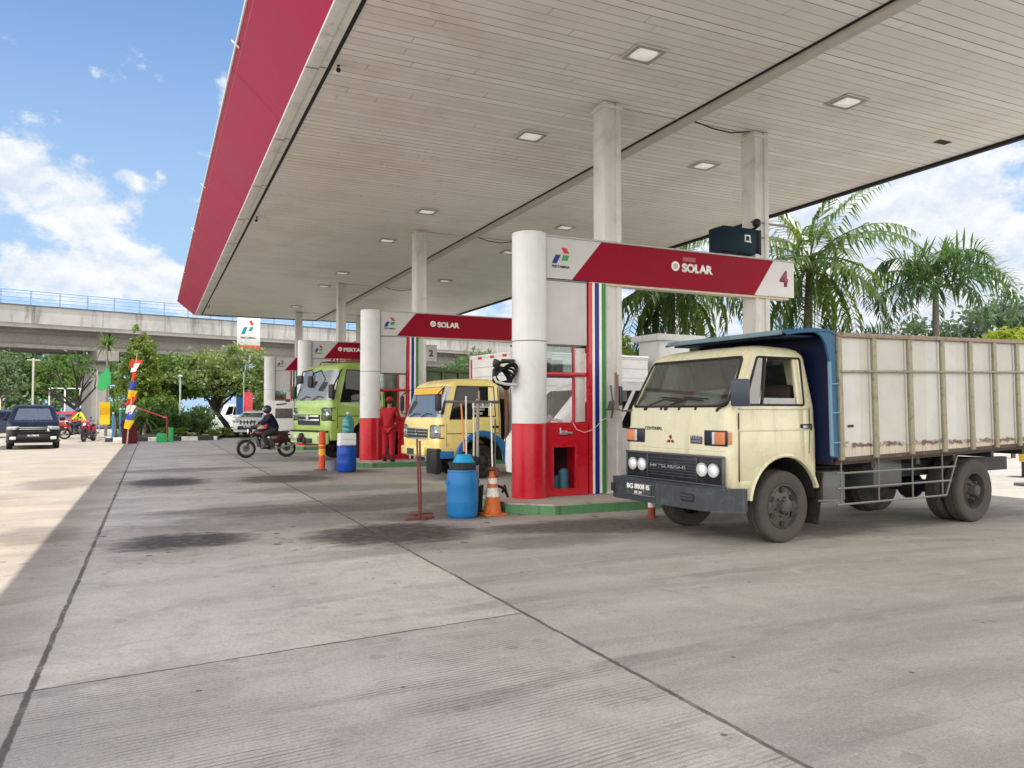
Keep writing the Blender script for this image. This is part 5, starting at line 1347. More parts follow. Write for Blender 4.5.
tyre_m = mat('bike_tyre', (.02, .02, .02), .7)
def motorbike(T, paint, fairing=False):
    """local front -x, axles 1.28 apart"""
    for x_, w_ in ((-.64, .11), (.64, .13)):
        r = .30
        wl = MB().lathe([(r - .075, -w_ / 2), (r - .025, -w_ / 2), (r, -w_ * .2), (r, w_ * .2), (r - .025, w_ / 2), (r - .075, w_ / 2), (r - .085, 0), (r - .075, -w_ / 2)], (0, 0, 0), 'Y', 36, caps=False).build('wheel', tyre_m, T, loc=(x_, 0, r))
        sp = MB().lathe([(r - .105, -.025), (r - .07, -.035), (r - .07, .035), (r - .105, .025), (r - .105, -.025)], (0, 0, 0), 'Y', 32, caps=False).cyl((0, -.05, 0), (0, .05, 0), .075).lathe([(.05, -.055), (.11, -.058), (.11, -.052), (.05, -.05)], (0, 0, 0), 'Y', 24)
        for k in range(12):
            a = 2 * math.pi * k / 12; sp.cyl((.03 * math.cos(a + .5), .02 * (-1) ** k, .03 * math.sin(a + .5)), ((r - .06) * math.cos(a), 0, (r - .06) * math.sin(a)), .006, seg=5)
        sp.build('rim', mat('bike_rim', (.14, .14, .14), .3, .7), wl)
        rows = [[((r + .04) * math.cos(a), yy, (r + .04) * math.sin(a)) for yy in (-.06, 0, .06)] for a in np.linspace(R(40), R(150), 12)]
        solid(MB().grid(rows).build('mudguard', blk, T, loc=(x_, 0, r)), .01)
    fk = MB()
    for s in (-1, 1): fk.tube([(-.64, s * .085, .30), (-.44, s * .085, .80)], .026, 8, [.03, .018])
    fk.tube([(-.36, -.34, 1.02), (-.42, -.2, 1.04), (-.46, 0, .96), (-.42, .2, 1.04), (-.36, .34, 1.02)], .014, 8).build('fork', mat('fork_black', (.05, .05, .05), .35, .5), T)
    for s in (-1, 1):
        MB().cyl((-.38, s * .26, 1.03), (-.355, s * .36, 1.02), .02).build('grip', blk, T)
        MB().tube([(-.42, s * .2, 1.04), (-.44, s * .24, 1.18)], .006, 5).sphere((-.44, s * .25, 1.20), .055, (.4, 1, .7)).build('mirror', blk, T)
        MB().cyl((-.52, s * .06, .80), (-.52, s * .15, .80), .02).sphere((-.52, s * .16, .80), .03).build('indicator', amb, T)
    MB().sphere((-.54, 0, .86), .10, (.8, 1, 1)).build('headlight', blk, T)
    MB().sphere((-.585, 0, .86), .08, (.5, 1, 1)).build('headlight_lens', headm, T)
    fr_ = MB().tube([(-.40, 0, .86), (-.25, 0, .60), (-.10, 0, .32), (.15, 0, .32), (.30, 0, .55)], .025).tube([(-.38, 0, .84), (.1, 0, .72), (.75, 0, .74)], .022)
    for s in (-1, 1): fr_.tube([(.2, s * .09, .40), (.64, s * .09, .30)], .02).tube([(.58, s * .11, .74), (.64, s * .11, .32)], .028)
    fr_.build('frame', blk, T)
    MB().sphere((-.13, 0, .80), .19, (1.6, .78, .78), 20).build('fuel_tank', paint, T)
    MB().box((.32, 0, .80), (.70, .26, .12), bev=.05, seg=3).box((.62, 0, .84), (.2, .18, .08), bev=.03).build('saddle', mat('saddle', (.03, .03, .032), .5), T)
    MB().box((.02, 0, .42), (.46, .28, .30), bev=.06).cyl((-.16, 0, .40), (-.06, 0, .68), .11).box((-.30, 0, .52), (.06, .30, .36), (0, R(-18), 0), .02).lathe([(.085, .0), (.09, .0), (.09, .02)], (-.02, .11, .42), 'Y').build('engine', mat('engine_grey', (.12, .12, .125), .4, .5, dirt=.4), T)
    MB().tube([(-.14, -.06, .50), (-.20, -.12, .34), (.1, -.14, .26), (.5, -.15, .34), (.86, -.16, .42)], .03, 10, [.018, .02, .022, .04, .045]).build('exhaust', mat('exhaust', (.3, .3, .3), .3, .8), T)
    for s in (-1, 1): MB().box((.40, s * .11, .62), (.56, .05, .27), (0, R(-10), 0), .04).build('side_cover', paint, T)
    MB().tube([(.50, -.1, .86), (.86, -.08, .88), (.86, .08, .88), (.50, .1, .86)], .014, 8).build('grab_rail', alu, T)
    MB().box((.90, 0, .78), (.08, .14, .07), bev=.02).build('tail_lamp', logo_r, T)
    MB().tube([(.0, -.12, .30), (-.02, -.30, .29)], .014).tube([(.0, .12, .30), (-.02, .30, .29)], .014).build('foot_peg', blk, T)
    if fairing:
        MB().box((-.40, 0, .72), (.10, .34, .46), (0, R(-20), 0), .04, 3).box((-.50, 0, .96), (.14, .36, .18), (0, R(-25), 0), .06, 3).build('leg_shield', paint, T)
maroon = mat('bike_maroon', (.055, .008, .014), .25, coat=.5)
M1 = thing('motorbike', 'dark maroon motorbike crossing in front of the far pump islands', 'motorbike', (3.42, 26.3, 0), 3)
motorbike(M1, maroon)
ride = JV(pelvis=(.22, 0, .94), waist=(.19, 0, 1.07), chest=(.10, 0, 1.28), neck=(.03, 0, 1.42), head0=(.01, 0, 1.48), head=(-.01, 0, 1.56), crown=(-.01, 0, 1.63),
          sh_l=(.07, .18, 1.36), el_l=(-.10, .27, 1.15), wr_l=(-.28, .30, 1.06), sh_r=(.07, -.18, 1.36), el_r=(-.10, -.27, 1.15), wr_r=(-.28, -.30, 1.06), thumb_l=(0, -1, .2), thumb_r=(0, 1, .2),
          hip_l=(.18, .10, .88), kn_l=(-.16, .20, .74), an_l=(.02, .20, .38), toe_l=(-.12, .21, .32), hip_r=(.18, -.10, .88), kn_r=(-.16, -.20, .74), an_r=(.02, -.20, .38), toe_r=(-.12, -.21, .32))
navy = mat('jacket_navy', (.011, .013, .032), .7, bump=.2, bscale=10)
jean = mat('jeans_dark', (.03, .035, .045), .8)
p_, body = person('person', 'rider in navy jacket and dark helmet on the maroon motorbike', (3.42, 26.3, 0), 3, ride, navy, jean, blk)
def helmet(p_, c1, c2):
    MB().sphere((0, 0, 1.575), .135, (1.1, .95, 1.05), 20).build('helmet', c1, p_)
    MB().sphere((-.055, 0, 1.565), .115, (.95, .92, .62), 16).build('visor', c2, p_)
helmet(p_, mat('helmet_dark', (.03, .035, .05), .2, coat=.7), mat('visor_pale', (.16, .19, .22), .08, coat=1.))
M2 = thing('motorbike', 'small motorbike carrying the rider in yellow under the flyover', 'motorbike', (-3.6, 47.5, 0), -10)
motorbike(M2, mat('bike_black', (.02, .02, .025), .3))
p_, body = person('person', 'rider in a yellow shirt on a motorbike far under the flyover', (-3.6, 47.5, 0), -10, ride, mat('shirt_yellow', (.65, .60, .05), .7), jean, blk)
helmet(p_, mat('helmet_dark', (.03, .035, .05), .2, coat=.7), mat('visor_dark', (.02, .02, .02), .1))
M3 = thing('motorbike', 'pink and red scooter parked at the end of the black and white kerb', 'motorbike', (-2.85, 43.8, 0), 75)
motorbike(M3, mat('scooter_pink', (.50, .04, .12), .3, coat=.5), True)
# ================================================================== SMALL THINGS ON THE FORECOURT
drum_b = mat('drum_blue', (.012, .16, .42), .42, dirt=.45, dcol=(.05, .11, .18), scale=4, streak=.5, scol=(.10, .12, .13))
def drum(T, r, h, m):
    MB().lathe([(0, 0), (r * .82, 0), (r * .90, .02), (r * .96, .06), (r * .985, h * .30), (r, h * .34), (r * .985, h * .38), (r * .985, h * .66), (r, h * .70), (r * .985, h * .74), (r * .965, h * .90), (r * .90, h * .95), (r * .93, h * .955), (r * .93, h * .975), (r * .90, h), (r * .86, h * .995), (r * .84, h * .96), (0, h * .955)], seg=36).build('body', m, T)
o = thing('plastic_drum', 'large sky blue plastic drum used as a litter bin beside the orange cone', 'drum', (4.06, 10.36, 0))
drum(o, .232, .68, drum_b)
for s in (-1, 1): MB().box((s * .235, 0, .50), (.03, .10, .05), bev=.01).build('handle', drum_b, o)
o = thing('bucket', 'bright blue upturned mop bucket and wire basket on top of the sky blue drum', 'bucket', (4.06, 10.36, .655))
MB().lathe([(.17, 0), (.215, .13), (.205, .135), (.16, .01), (0, .01)], seg=28).build('basket', mat('basket_dark', (.03, .035, .04), .6, dirt=.5, dcol=(.2, .2, .2), scale=12), o)
MB().lathe([(.15, .12), (.165, .125), (.105, .235), (.10, .24), (0, .245)], (.02, 0, 0), seg=28).build('lid', mat('bucket_blue', (.015, .28, .52), .35), o)
MB().sphere((.20, .03, .14), .10, (1, 1, .7)).build('rag', mat('rag_black', (.02, .02, .025), .9), o)
# cone
con = mat('cone_orange', (.55, .13, .03), .6, dirt=.75, dcol=(.16, .08, .05), scale=7)
o = thing('traffic_cone', 'dirty orange traffic cone with torn white bands and a stick in its top', 'traffic cone', (4.53, 10.36, 0))
MB().box((0, 0, .018), (.34, .34, .035), bev=.012).build('base', con, o)
cz = lambda z: .135 - (.135 - .04) * (z - .035) / .63
MB().lathe([(cz(z), z) for z in (.035, .25, .45, .64)] + [(.03, .665), (.026, .60)], seg=28, caps=False).build('body', con, o)
wb_ = mat('band_white', (.66, .64, .60), .6, dirt=.9, dcol=(.30, .16, .08), scale=11)
for z0, z1 in ((.27, .40), (.46, .54)): MB().lathe([(cz(z0) + .003, z0), (cz(z1) + .003, z1)], seg=28, caps=False).build('band', wb_, o)
MB().sphere((0, 0, .67), .07, (1.1, 1, .5)).sphere((.05, -.04, .62), .05, (1, 1, 1.5)).build('rag', mat('rag_rust', (.14, .05, .035), .9), o)
# rack and tools
grs = mat('rack_steel', (.10, .10, .10), .5, .4, dirt=.5, scale=6)
o = thing('tool_rack', 'thin steel rack with a black cross bar holding brooms beside the blue drum', 'tool rack', (4.40, 10.62, 0))
MB().tube([(0, 0, 0), (0, 0, 1.70)], .022, 10).build('post', mat('rack_grey', (.30, .29, .27), .5, .3, dirt=.5, scale=5), o)
MB().box((-.07, 0, 1.655), (.86, .05, .045), bev=.008).build('cross_bar', grs, o)
MB().box((0, 0, .02), (.5, .05, .04), bev=.008).box((0, 0, .02), (.05, .5, .036), bev=.008).build('foot', grs, o)
def stick(name, label, cat, p, q, col, r=.013, head=None):
    T = thing(name, label, cat, p); q = Vector(q) - Vector(p)
    MB().tube([(0, 0, 0), q * .5 + Vector((.004, 0, 0)), q], r, 8).build('handle', col, T)
    if head: head(T)
    return T
def brush(T): MB().box((0, 0, -.03), (.30, .06, .05), bev=.015).box((0, 0, -.09), (.30, .05, .09)).build('brush_head', mat('bristle', (.06, .05, .05), .9), T)
def mop(T):
    m = MB()
    for k in range(26):
        a = k * 2.4; rr_ = .05 + .04 * ((k * 7) % 5) / 5
        m.tube([(0, 0, .02), (rr_ * math.cos(a) * .7, rr_ * math.sin(a) * .7, -.06), (rr_ * math.cos(a), rr_ * math.sin(a), -.20)], .014, 5)
    m.build('mop_head', mat('mop_grey', (.28, .27, .25), .95, dirt=.6, scale=9), T)
stick('mop', 'orange handled mop standing in the blue bucket on the drum', 'mop', (4.10, 10.40, .93), (4.11, 10.55, 1.63), mat('handle_orange', (.62, .20, .05), .5))
stick('broom', 'white handled broom leaning on the rack just behind the orange mop', 'broom', (4.22, 10.62, .16), (4.20, 10.585, 1.74), mat('handle_white', (.66, .63, .56), .5), head=brush)
stick('mop', 'second white handled mop hanging at the middle of the rack', 'mop', (4.31, 10.55, .62), (4.32, 10.585, 1.64), mat('handle_cream', (.60, .57, .48), .5), head=mop)
stick('broom', 'pale stick standing in the top of the orange cone', 'broom stick', (4.53, 10.36, .62), (4.585, 10.56, 1.64), mat('handle_white', (.66, .63, .56), .5), .012)
stick('broom', 'short black handled broom at the right end of the rack', 'broom', (4.68, 10.62, .16), (4.68, 10.60, 1.40), grs, head=brush)
stick('mop', 'pinkish wooden pole leaning against the rack near the box truck', 'pole', (4.50, 10.90, .0), (4.44, 10.66, 1.82), mat('handle_pink', (.42, .22, .16), .6))
o = thing('dustbin', 'small black bin half hidden between the blue drum and the cone', 'bin', (4.33, 10.60, 0))
MB().lathe([(0, 0), (.12, 0), (.15, .40), (.16, .42), (.145, .42), (.11, .05), (0, .05)], seg=24).build('body', blk, o)
MB().box((.0, -.02, .42), (.18, .12, .10), (.3, .2, .5), .03).build('rubbish', mat('rubbish', (.30, .26, .10), .8, var=.5, scale=14), o)
# rusty post stand
rus = mat('post_rust_red', (.16, .04, .035), .6, dirt=.6, dcol=(.10, .05, .03), scale=8)
o = thing('post_stand', 'rusty red double post stand with flat feet in front of the yellow truck', 'stand', (3.43, 10.42, 0))
MB().tube([(-.035, 0, 1.13), (0, 0, .03)], .014, 8).tube([(.012, .02, 1.10), (.035, .01, .03)], .014, 8).build('post', rus, o)
MB().box((.0, -.03, .014), (.44, .05, .026), (0, 0, R(8)), .006).box((.03, .02, .012), (.05, .40, .022), None, .005).box((.06, .12, .05), (.40, .03, .03), (0, 0, R(4)), .005).build('foot', rus, o)
# hose lying at the island corner
o = thing('hose', 'black hose looped on the ground at the green corner of the nearest island', 'hose', (4.78, 10.50, 0))
MB().tube([(-.10 + .16 * math.cos(a), .05 * a * .2, .20 + .20 * math.sin(a) - .0) for a in np.linspace(.4, 5.6, 20)], .022, 8).tube([(.02, .1, .3), (.1, .2, .38), (.2, .3, .2)], .02).build('hose', mat('hose_black', (.012, .012, .013), .3), o)
# small bollard by the beige truck bumper
o = thing('bollard', 'short white and rust red pipe bollard behind the cream truck bumper', 'bollard', (6.48, 9.15, 0))
MB().cyl((0, 0, .15), (0, 0, .36), .052, seg=20).build('white_part', wb_, o)
MB().cyl((0, 0, 0), (0, 0, .15), .056, seg=20).lathe([(.075, 0), (.075, .02), (.05, .025)]).build('red_part', mat('bollard_rust', (.26, .06, .035), .7, dirt=.6, scale=8), o)
# red, yellow bollard and the drum of the third lane
red_b = mat('bollard_red', (.60, .07, .03), .5, dirt=.4, dcol=(.4, .25, .18), scale=6)
o = thing('bollard', 'tall red bollard with a yellow band in front of the green truck', 'bollard', (3.99, 20.1, 0))
MB().cyl((0, 0, .0), (0, 0, .96), .085, seg=24).sphere((0, 0, .96), .085, (1, 1, .5)).build('pipe', red_b, o)
for z0, m_ in ((.38, mat('band_yellow', (.75, .45, .04), .5, dirt=.3)), (.62, mat('band_yellow', (.75, .45, .04), .5)),): MB().lathe([(.087, z0), (.087, z0 + (.16 if z0 < .5 else .03))], seg=24, caps=False).build('band', m_, o)
MB().lathe([(.22, 0), (.22, .015), (.09, .03)], seg=24).build('base', mat('base_brown', (.14, .08, .06), .7), o)
o = thing('plastic_drum', 'deep blue drum under a white jerrycan beside the red bollard', 'drum', (4.42, 19.2, 0))
drum(o, .245, .66, mat('drum_deep_blue', (.008, .06, .36), .4, streak=.3, scol=(.06, .07, .12), dirt=.2, dcol=(.02, .05, .2)))
o = thing('jerrycan', 'white square jerrycan standing on the deep blue drum', 'jerrycan', (4.42, 19.2, .66))
MB().box((0, 0, .155), (.42, .30, .31), bev=.03, seg=3).box((-.20, -.02, .05), (.06, .2, .12), None, .02).build('body', mat('jerry_white', (.70, .72, .73), .35), o)
MB().box((.03, -.152, .16), (.3, .006, .01)).cyl((.14, .0, .31), (.14, 0, .34), .03).build('cap', mat('jerry_cap', (.25, .3, .34), .4), o)
o = thing('water_bottle', 'large teal water bottle standing on the white jerrycan', 'bottle', (4.45, 19.2, .97))
MB().lathe([(0, 0), (.13, 0), (.145, .03), (.145, .12), (.138, .13), (.145, .14), (.145, .25), (.138, .26), (.145, .27), (.14, .33), (.09, .40), (.04, .43), (.04, .49), (0, .49)], seg=28).build('body', mat('bottle_teal', (.03, .22, .24), .15, coat=.6), o)
MB().cyl((0, 0, .47), (0, 0, .52), .046).build('cap', mat('cap_pale', (.5, .6, .62), .4), o)
o = thing('bucket', 'grey bucket on the ground between the red bollard and the deep blue drum', 'bucket', (4.2, 19.75, 0))
MB().lathe([(0, 0), (.14, 0), (.18, .26), (.19, .27), (.17, .26), (.13, .03), (0, .03)], seg=24).build('body', mat('bucket_grey', (.16, .17, .20), .5, dirt=.4), o)
# yellow barrier drum at the right edge behind the truck
o = thing('barrier_block', 'yellow and black block at the right edge behind the cream truck', 'barrier', (18.45, 11.0, 0))
MB().lathe([(.30, .35), (.31, .38), (.31, .80), (.28, .84), (0, .85)], seg=28).build('top', mat('block_yellow', (.75, .50, .04), .5, dirt=.2), o)
MB().lathe([(0, 0), (.26, 0), (.26, .35)], seg=28).build('base', blk, o)
o = thing('road_plate', 'flat grey plate lying on the sunlit concrete at the right edge', 'plate', (16.5, 9.6, 0), -8)
MB().box((0, 0, .03), (1.1, .6, .06), bev=.02).build('plate', mat('plate_slab', (.16, .165, .18), .6, dirt=.4, scale=4), o)
# ================================================================== FLYOVER
opc = flat_noise_mat('flyover_concrete', (.24, .235, .23), (.34, .33, .32), .25, 6, .85, .15)
opd = flat_noise_mat('flyover_girder', (.17, .16, .155), (.25, .235, .225), .3, 5, .9, .2)
def streaked(name, c1, c2):
    m = bpy.data.materials.new(name); m.use_nodes = True
    t = NT(m.node_tree); b = next(n for n in t.n if n.type == 'BSDF_PRINCIPLED')
    P = t.node('ShaderNodeTexCoord').outputs['Object']; x, y, z = t.sep(P)[:3]
    n = t.noise(t.comb(t.math('MULTIPLY', x, 1.0), 0, t.math('MULTIPLY', z, .16)), 1.1, 7, .68)
    c = t.mix(t.smooth(t.noise(P, .35, 5, .6), .3, .7), c1, c2)
    c = t.mix(t.math('MULTIPLY', t.smooth(n, .48, .68), .75), c, (.10, .095, .09))
    fr = t.math('FRACT', t.math('DIVIDE', x, 5.05)); ln = t.smooth(t.math('ABSOLUTE', t.math('SUBTRACT', fr, .5)), .490, .498)
    t.put(b.inputs['Base Color'], t.mix(t.math('MULTIPLY', ln, .7), c, (.10, .10, .10))); b.inputs['Roughness'].default_value = .85
    return m
opp = streaked('parapet_concrete', (.27, .27, .265), (.36, .36, .35))
FO = thing('flyover', 'long grey concrete flyover with blue railing crossing behind the station', 'flyover', (-3.95, 74.3, 0), 15.9)
def fpart(mb, n, m, **k): return mb.build(n, m, FO, **k)
fpart(MB().box((20, 0, 9.32), (170, .28, 1.46), bev=.03), 'parapet', opp, smooth=False)
fpart(MB().box((20, 9.2, 9.32), (170, .28, 1.46), bev=.03), 'parapet', opp, smooth=False)
fpart(MB().box((20, 4.6, 8.45), (170, 9.4, .34)), 'deck', opd, smooth=False)
for x0, x1 in ((-64, -20.3), (-20.1, .75), (.95, 40), (40.2, 100)):
    for yy in (1.9, 4.6, 7.3):
        pr = [(-.75, 8.30), (.75, 8.30), (.75, 8.10), (.25, 7.9), (.25, 7.2), (.62, 7.0), (.62, 6.72), (-.62, 6.72), (-.62, 7.0), (-.25, 7.2), (-.25, 7.9), (-.75, 8.10)]
        fpart(MB().poly([(x0, yy + a, z) for a, z in pr], (x1 - x0, 0, 0)), 'girder', opd, smooth=False)
for xx in (-20.2, .5, 40.1):
    fpart(MB().box((xx, 4.6, 6.25), (1.75, 9.0, .9), bev=.05), 'pier_head', opd, smooth=False)
    fpart(MB().box((xx, 4.6, 2.9), (1.5, 4.2, 5.9), bev=.25, seg=4), 'pier', opc)
rl = mat('rail_blue', (.16, .28, .46), .5, .2)
rb = MB()
for zz in (10.15, 10.42, 10.70, 11.05, 11.28): rb.tube([(-64, 0, zz), (104, 0, zz)], .035 if zz < 11.2 else .05, 6)
fpart(rb, 'rail', rl)
p0_ = None
for xx in np.arange(-30, 76, 2.06):
    if p0_ is None: p0_ = fpart(MB().box((0, 0, 10.66), (.09, .10, 1.26)), 'rail_post', rl, smooth=False); p0_.location.x = xx
    else:
        c = p0_.copy(); COL.objects.link(c); c.parent = FO; c.location = (xx, 0, 0)
fpart(MB().box((20, -.05, 10.08), (170, .42, .07)), 'coping', mat('coping_dark', (.10, .13, .18), .6), smooth=False)

# ================================================================== VEGETATION
def leaf_mesh(name, cs, size, m, parent, asp=.5, droop=.35, jit=.35):
    """one small bent two-triangle blade per centre"""
    n = len(cs)
    d = RNG.normal(size=(n, 3)); d[:, 2] -= droop; d /= np.linalg.norm(d, axis=1)[:, None]
    u = RNG.normal(size=(n, 3)); u -= (u * d).sum(1)[:, None] * d; u /= np.linalg.norm(u, axis=1)[:, None]
    s = size * (1 + jit * RNG.normal(size=n)).clip(.4, 1.8)[:, None]
    a = cs - d * s * .5; b = cs + d * s * .5; c1 = cs + u * s * asp * .5; c2 = cs - u * s * asp * .5
    v = np.stack([a, c1, b, c2], 1).reshape(-1, 3); f = np.arange(4 * n).reshape(-1, 4)
    return mesh_np(name, v, f, m, parent)
def clumps(c, r, n, flat=.8):
    """n points gathered in tufts on and inside an ellipsoid crown"""
    k = max(6, n // 70); out = []
    dirs = RNG.normal(size=(k, 3)); dirs /= np.linalg.norm(dirs, axis=1)[:, None]
    rad = RNG.uniform(.35, 1.0, size=k) ** .6
    for q in range(k):
        cc = np.array(c) + dirs[q] * rad[q] * np.array(r) * .86
        m_ = int(n / k * RNG.uniform(.5, 1.5)); p = RNG.normal(size=(m_, 3)) * np.array(r) * np.array([.17, .17, .12])
        out.append(cc + p)
    return np.concatenate(out)
bark = mat('bark', (.13, .10, .075), .9, dirt=.5, dcol=(.06, .05, .04), scale=6, bump=.5, bscale=14)
bark_p = mat('bark_pale', (.24, .21, .18), .9, dirt=.5, dcol=(.10, .09, .08), scale=4, bump=.4, bscale=14)
def tree(name, label, loc, h, trunk_h, r, crowns, n, leaf, m, lean=(0, 0), tr=.16, bk=None, group=None, asp=.5, seed=1, limbs=5, cat='tree'):
    rnd = random.Random(seed)
    T = thing(name, label, cat, loc, 0, group)
    t_ = MB(); top = Vector((lean[0], lean[1], trunk_h))
    t_.tube([(0, 0, -.1), top * .35 + Vector((.06, 0, 0)), top * .7, top], tr, 10, [tr * 1.25, tr, tr * .82, tr * .7])
    for k in range(limbs):
        c = Vector(crowns[k % len(crowns)][0]); c = c + Vector((rnd.uniform(-.5, .5) * crowns[k % len(crowns)][1][0], rnd.uniform(-.5, .5) * crowns[k % len(crowns)][1][1], rnd.uniform(-.3, .5) * crowns[k % len(crowns)][1][2]))
        s0 = top * rnd.uniform(.62, 1.0); mid = s0.lerp(c, .5) + Vector((rnd.uniform(-.3, .3), rnd.uniform(-.3, .3), rnd.uniform(-.1, .3)))
        t_.tube([s0, mid, c], tr * .4, 6, [tr * .55, tr * .36, tr * .12])
        for _ in range(2):
            e = c + Vector((rnd.uniform(-1, 1), rnd.uniform(-1, 1), rnd.uniform(-.2, .8))) * .7
            t_.tube([mid, mid.lerp(e, .6) + Vector((0, 0, .1)), e], tr * .2, 5, [tr * .26, tr * .18, tr * .06])
    t_.build('trunk', bk or bark, T)
    tot = sum(c[1][0] * c[1][1] * c[1][2] for c in crowns)
    pts = np.concatenate([clumps(c, rr, max(60, int(n * rr[0] * rr[1] * rr[2] / tot))) for c, rr in crowns])
    pts = pts[pts[:, 2] > .15]
    leaf_mesh('crown', pts, leaf, m, T, asp)
    return T
f_dark = foliage('leaf_dark', (.02, .06, .016), (.085, .16, .04))
f_mid = foliage('leaf_mid', (.035, .095, .02), (.16, .25, .055))
f_far = foliage('leaf_far', (.05, .10, .055), (.15, .22, .11), .3)
f_light = foliage('leaf_light', (.05, .11, .015), (.22, .27, .05))
f_frangi = foliage('leaf_frangipani', (.06, .14, .03), (.34, .38, .15), .4)
f_blue = foliage('leaf_bluegreen', (.03, .06, .04), (.10, .15, .09), .25)
f_yel = foliage('leaf_yellow', (.15, .25, .02), (.50, .50, .04), .4)
f_flow = foliage('blossom_pale', (.50, .36, .30), (.62, .55, .45), .3)
# wooded belt far behind the flyover: each tree a thing of its own
far = [(-24, 118, 13), (-17.5, 112, 12), (-12.5, 120, 14), (-7.5, 110, 11), (-3, 121, 13), (-20, 103, 9), (-14, 100, 9.5), (-9.5, 98, 8.5), (3, 112, 12), (9, 118, 13), (-29, 110, 12), (16, 116, 12)]
nm = ['tallest far tree behind the left end of the flyover', 'far tree with a round crown behind the black car', 'far tree in the middle of the wooded belt', 'far tree left of the flyover pier', 'far tree just behind the flyover pier', 'lower far tree at the left edge of the belt',
      'lower far tree above the tank trailer', 'lower far tree above the red car', 'far tree right of the pier behind the garden', 'far tree behind the frangipani', 'far tree at the very left edge', 'far tree seen between the distant columns']
for q, (x_, y_, h) in enumerate(far):
    cr = [((0, 0, h * .62), (h * .30, h * .30, h * .34)), ((h * .20, -.5, h * .45), (h * .22, h * .22, h * .22)), ((-h * .22, -.5, h * .42), (h * .22, h * .22, h * .22))]
    tree('broadleaf_tree', nm[q], (x_, y_, -.16), h, h * .45, 1, cr, 2600, .62, [f_far, f_dark, f_far, f_mid][q % 4], tr=.3, group='trees of the wooded belt behind the flyover', seed=q)
for q, (x_, y_, w_) in enumerate([(-24, 96, 7), (-12, 94, 6), (-3, 95, 6)]):
    T = thing('hedge', ['dense low hedge under the far trees, left part', 'dense low hedge under the far trees, behind the black car', 'dense low hedge under the far trees, at the pier'][q], 'hedge', (x_, y_, -.16))
    leaf_mesh('foliage', clumps((0, 0, 1.6), (w_, 1.4, 2.0), 1800), .5, f_far, T)
# dark spreading tree in front of the pier
tree('broadleaf_tree', 'dark thin leaved tree with bare spreading branches in front of the flyover pier', (-4.7, 62, -.0), 6, 2.2, 1, [((-.8, 0, 4.6), (2.2, 1.6, 1.6)), ((1.2, .3, 3.9), (1.8, 1.4, 1.1)), ((-2.2, 0, 3.2), (1.2, 1, .8))], 800, .26, f_dark, lean=(-.1, 0), tr=.17, bk=mat('bark_dark', (.035, .03, .028), .9), seed=5, limbs=9)
tree('broadleaf_tree', 'leafy tree at the left edge under the flyover', (-10.4, 66, 0), 6, 2.0, 1, [((0, 0, 4.2), (2.2, 1.8, 1.9)), ((1.2, 0, 3.4), (1.4, 1.4, 1.2))], 2200, .30, f_far, tr=.16, seed=8)
# garden bed right of the entrance
tree('columnar_tree', 'tall pale green pointed tree behind the festive flags', (-.62, 49.5, .1), 6.4, 3.5, 1, [((0, 0, 4.2), (.95, .9, 2.0)), ((.1, 0, 2.9), (1.3, 1.1, 1.3)), ((-.1, 0, 5.7), (.55, .5, .9))], 6500, .20, f_light, tr=.10, seed=11, limbs=7)
tree('frangipani_tree', 'wide frangipani tree with leaning dark trunk above the white van', (4.5, 50.8, .1), 5.5, 1.9, 1, [((-2.0, 0, 3.9), (2.2, 1.8, 1.5)), ((.5, .3, 4.3), (2.0, 1.7, 1.3)), ((-.6, -.5, 3.2), (2.3, 1.5, 1.0)), ((1.2, 0, 3.2), (1.1, 1.2, 1.1))], 6500, .24, f_frangi, lean=(-1.25, 0), tr=.17, bk=mat('bark_dark', (.035, .03, .028), .9), seed=3, limbs=14)
tree('frangipani_tree', 'second frangipani tree with a denser crown left of the lamp post', (1.1, 52.5, .1), 5.2, 1.6, 1, [((0, 0, 3.7), (2.0, 1.7, 1.7)), ((-.9, 0, 2.7), (1.5, 1.4, 1.2)), ((1.0, 0, 2.9), (1.3, 1.2, 1.1))], 5200, .24, f_mid, tr=.14, seed=21, limbs=10)
T = thing('shrub', 'round clipped dark green bush in front of the grey saloon', 'bush', (2.55, 47.8, .1)); leaf_mesh('foliage', clumps((0, 0, .95), (.95, .8, .85), 2600), .14, f_dark, T); MB().tube([(0, 0, 0), (0, 0, .7)], .06).build('stem', bark, T)
for q, (x_, y_, r_, h_, m_, lb) in enumerate([(-.1, 45.9, 1.0, 1.7, f_dark, 'dark leafy shrub behind the maroon barrier post'), (.95, 46.8, 1.0, 1.6, f_dark, 'dark shrub under the red and white barrier arm'), (-1.2, 47.5, .9, 1.6, f_mid, 'shrub at the foot of the small palm'), (.35, 48.4, 1.2, 2.4, f_mid, 'tall leafy shrub between the flags and the lamp post'),
                                          (1.7, 45.6, .6, .5, f_light, 'low yellow green border plant beside the green planter'), (3.6, 46.4, .9, .5, f_light, 'low yellow green border plant near the motorcyclist'), (6.3, 50.5, 1.0, 2.2, f_light, 'bright shrub beside the farthest pump'), (7.6, 55, 1.6, 3.2, f_mid, 'leafy tree shrub behind the farthest pump island')]):
    T = thing('shrub', lb, 'shrub', (x_, y_, .1)); leaf_mesh('foliage', clumps((0, 0, h_ * .55), (r_, r_ * .8, h_ * .5), int(900 * r_ * h_) + 300), .17, m_, T)
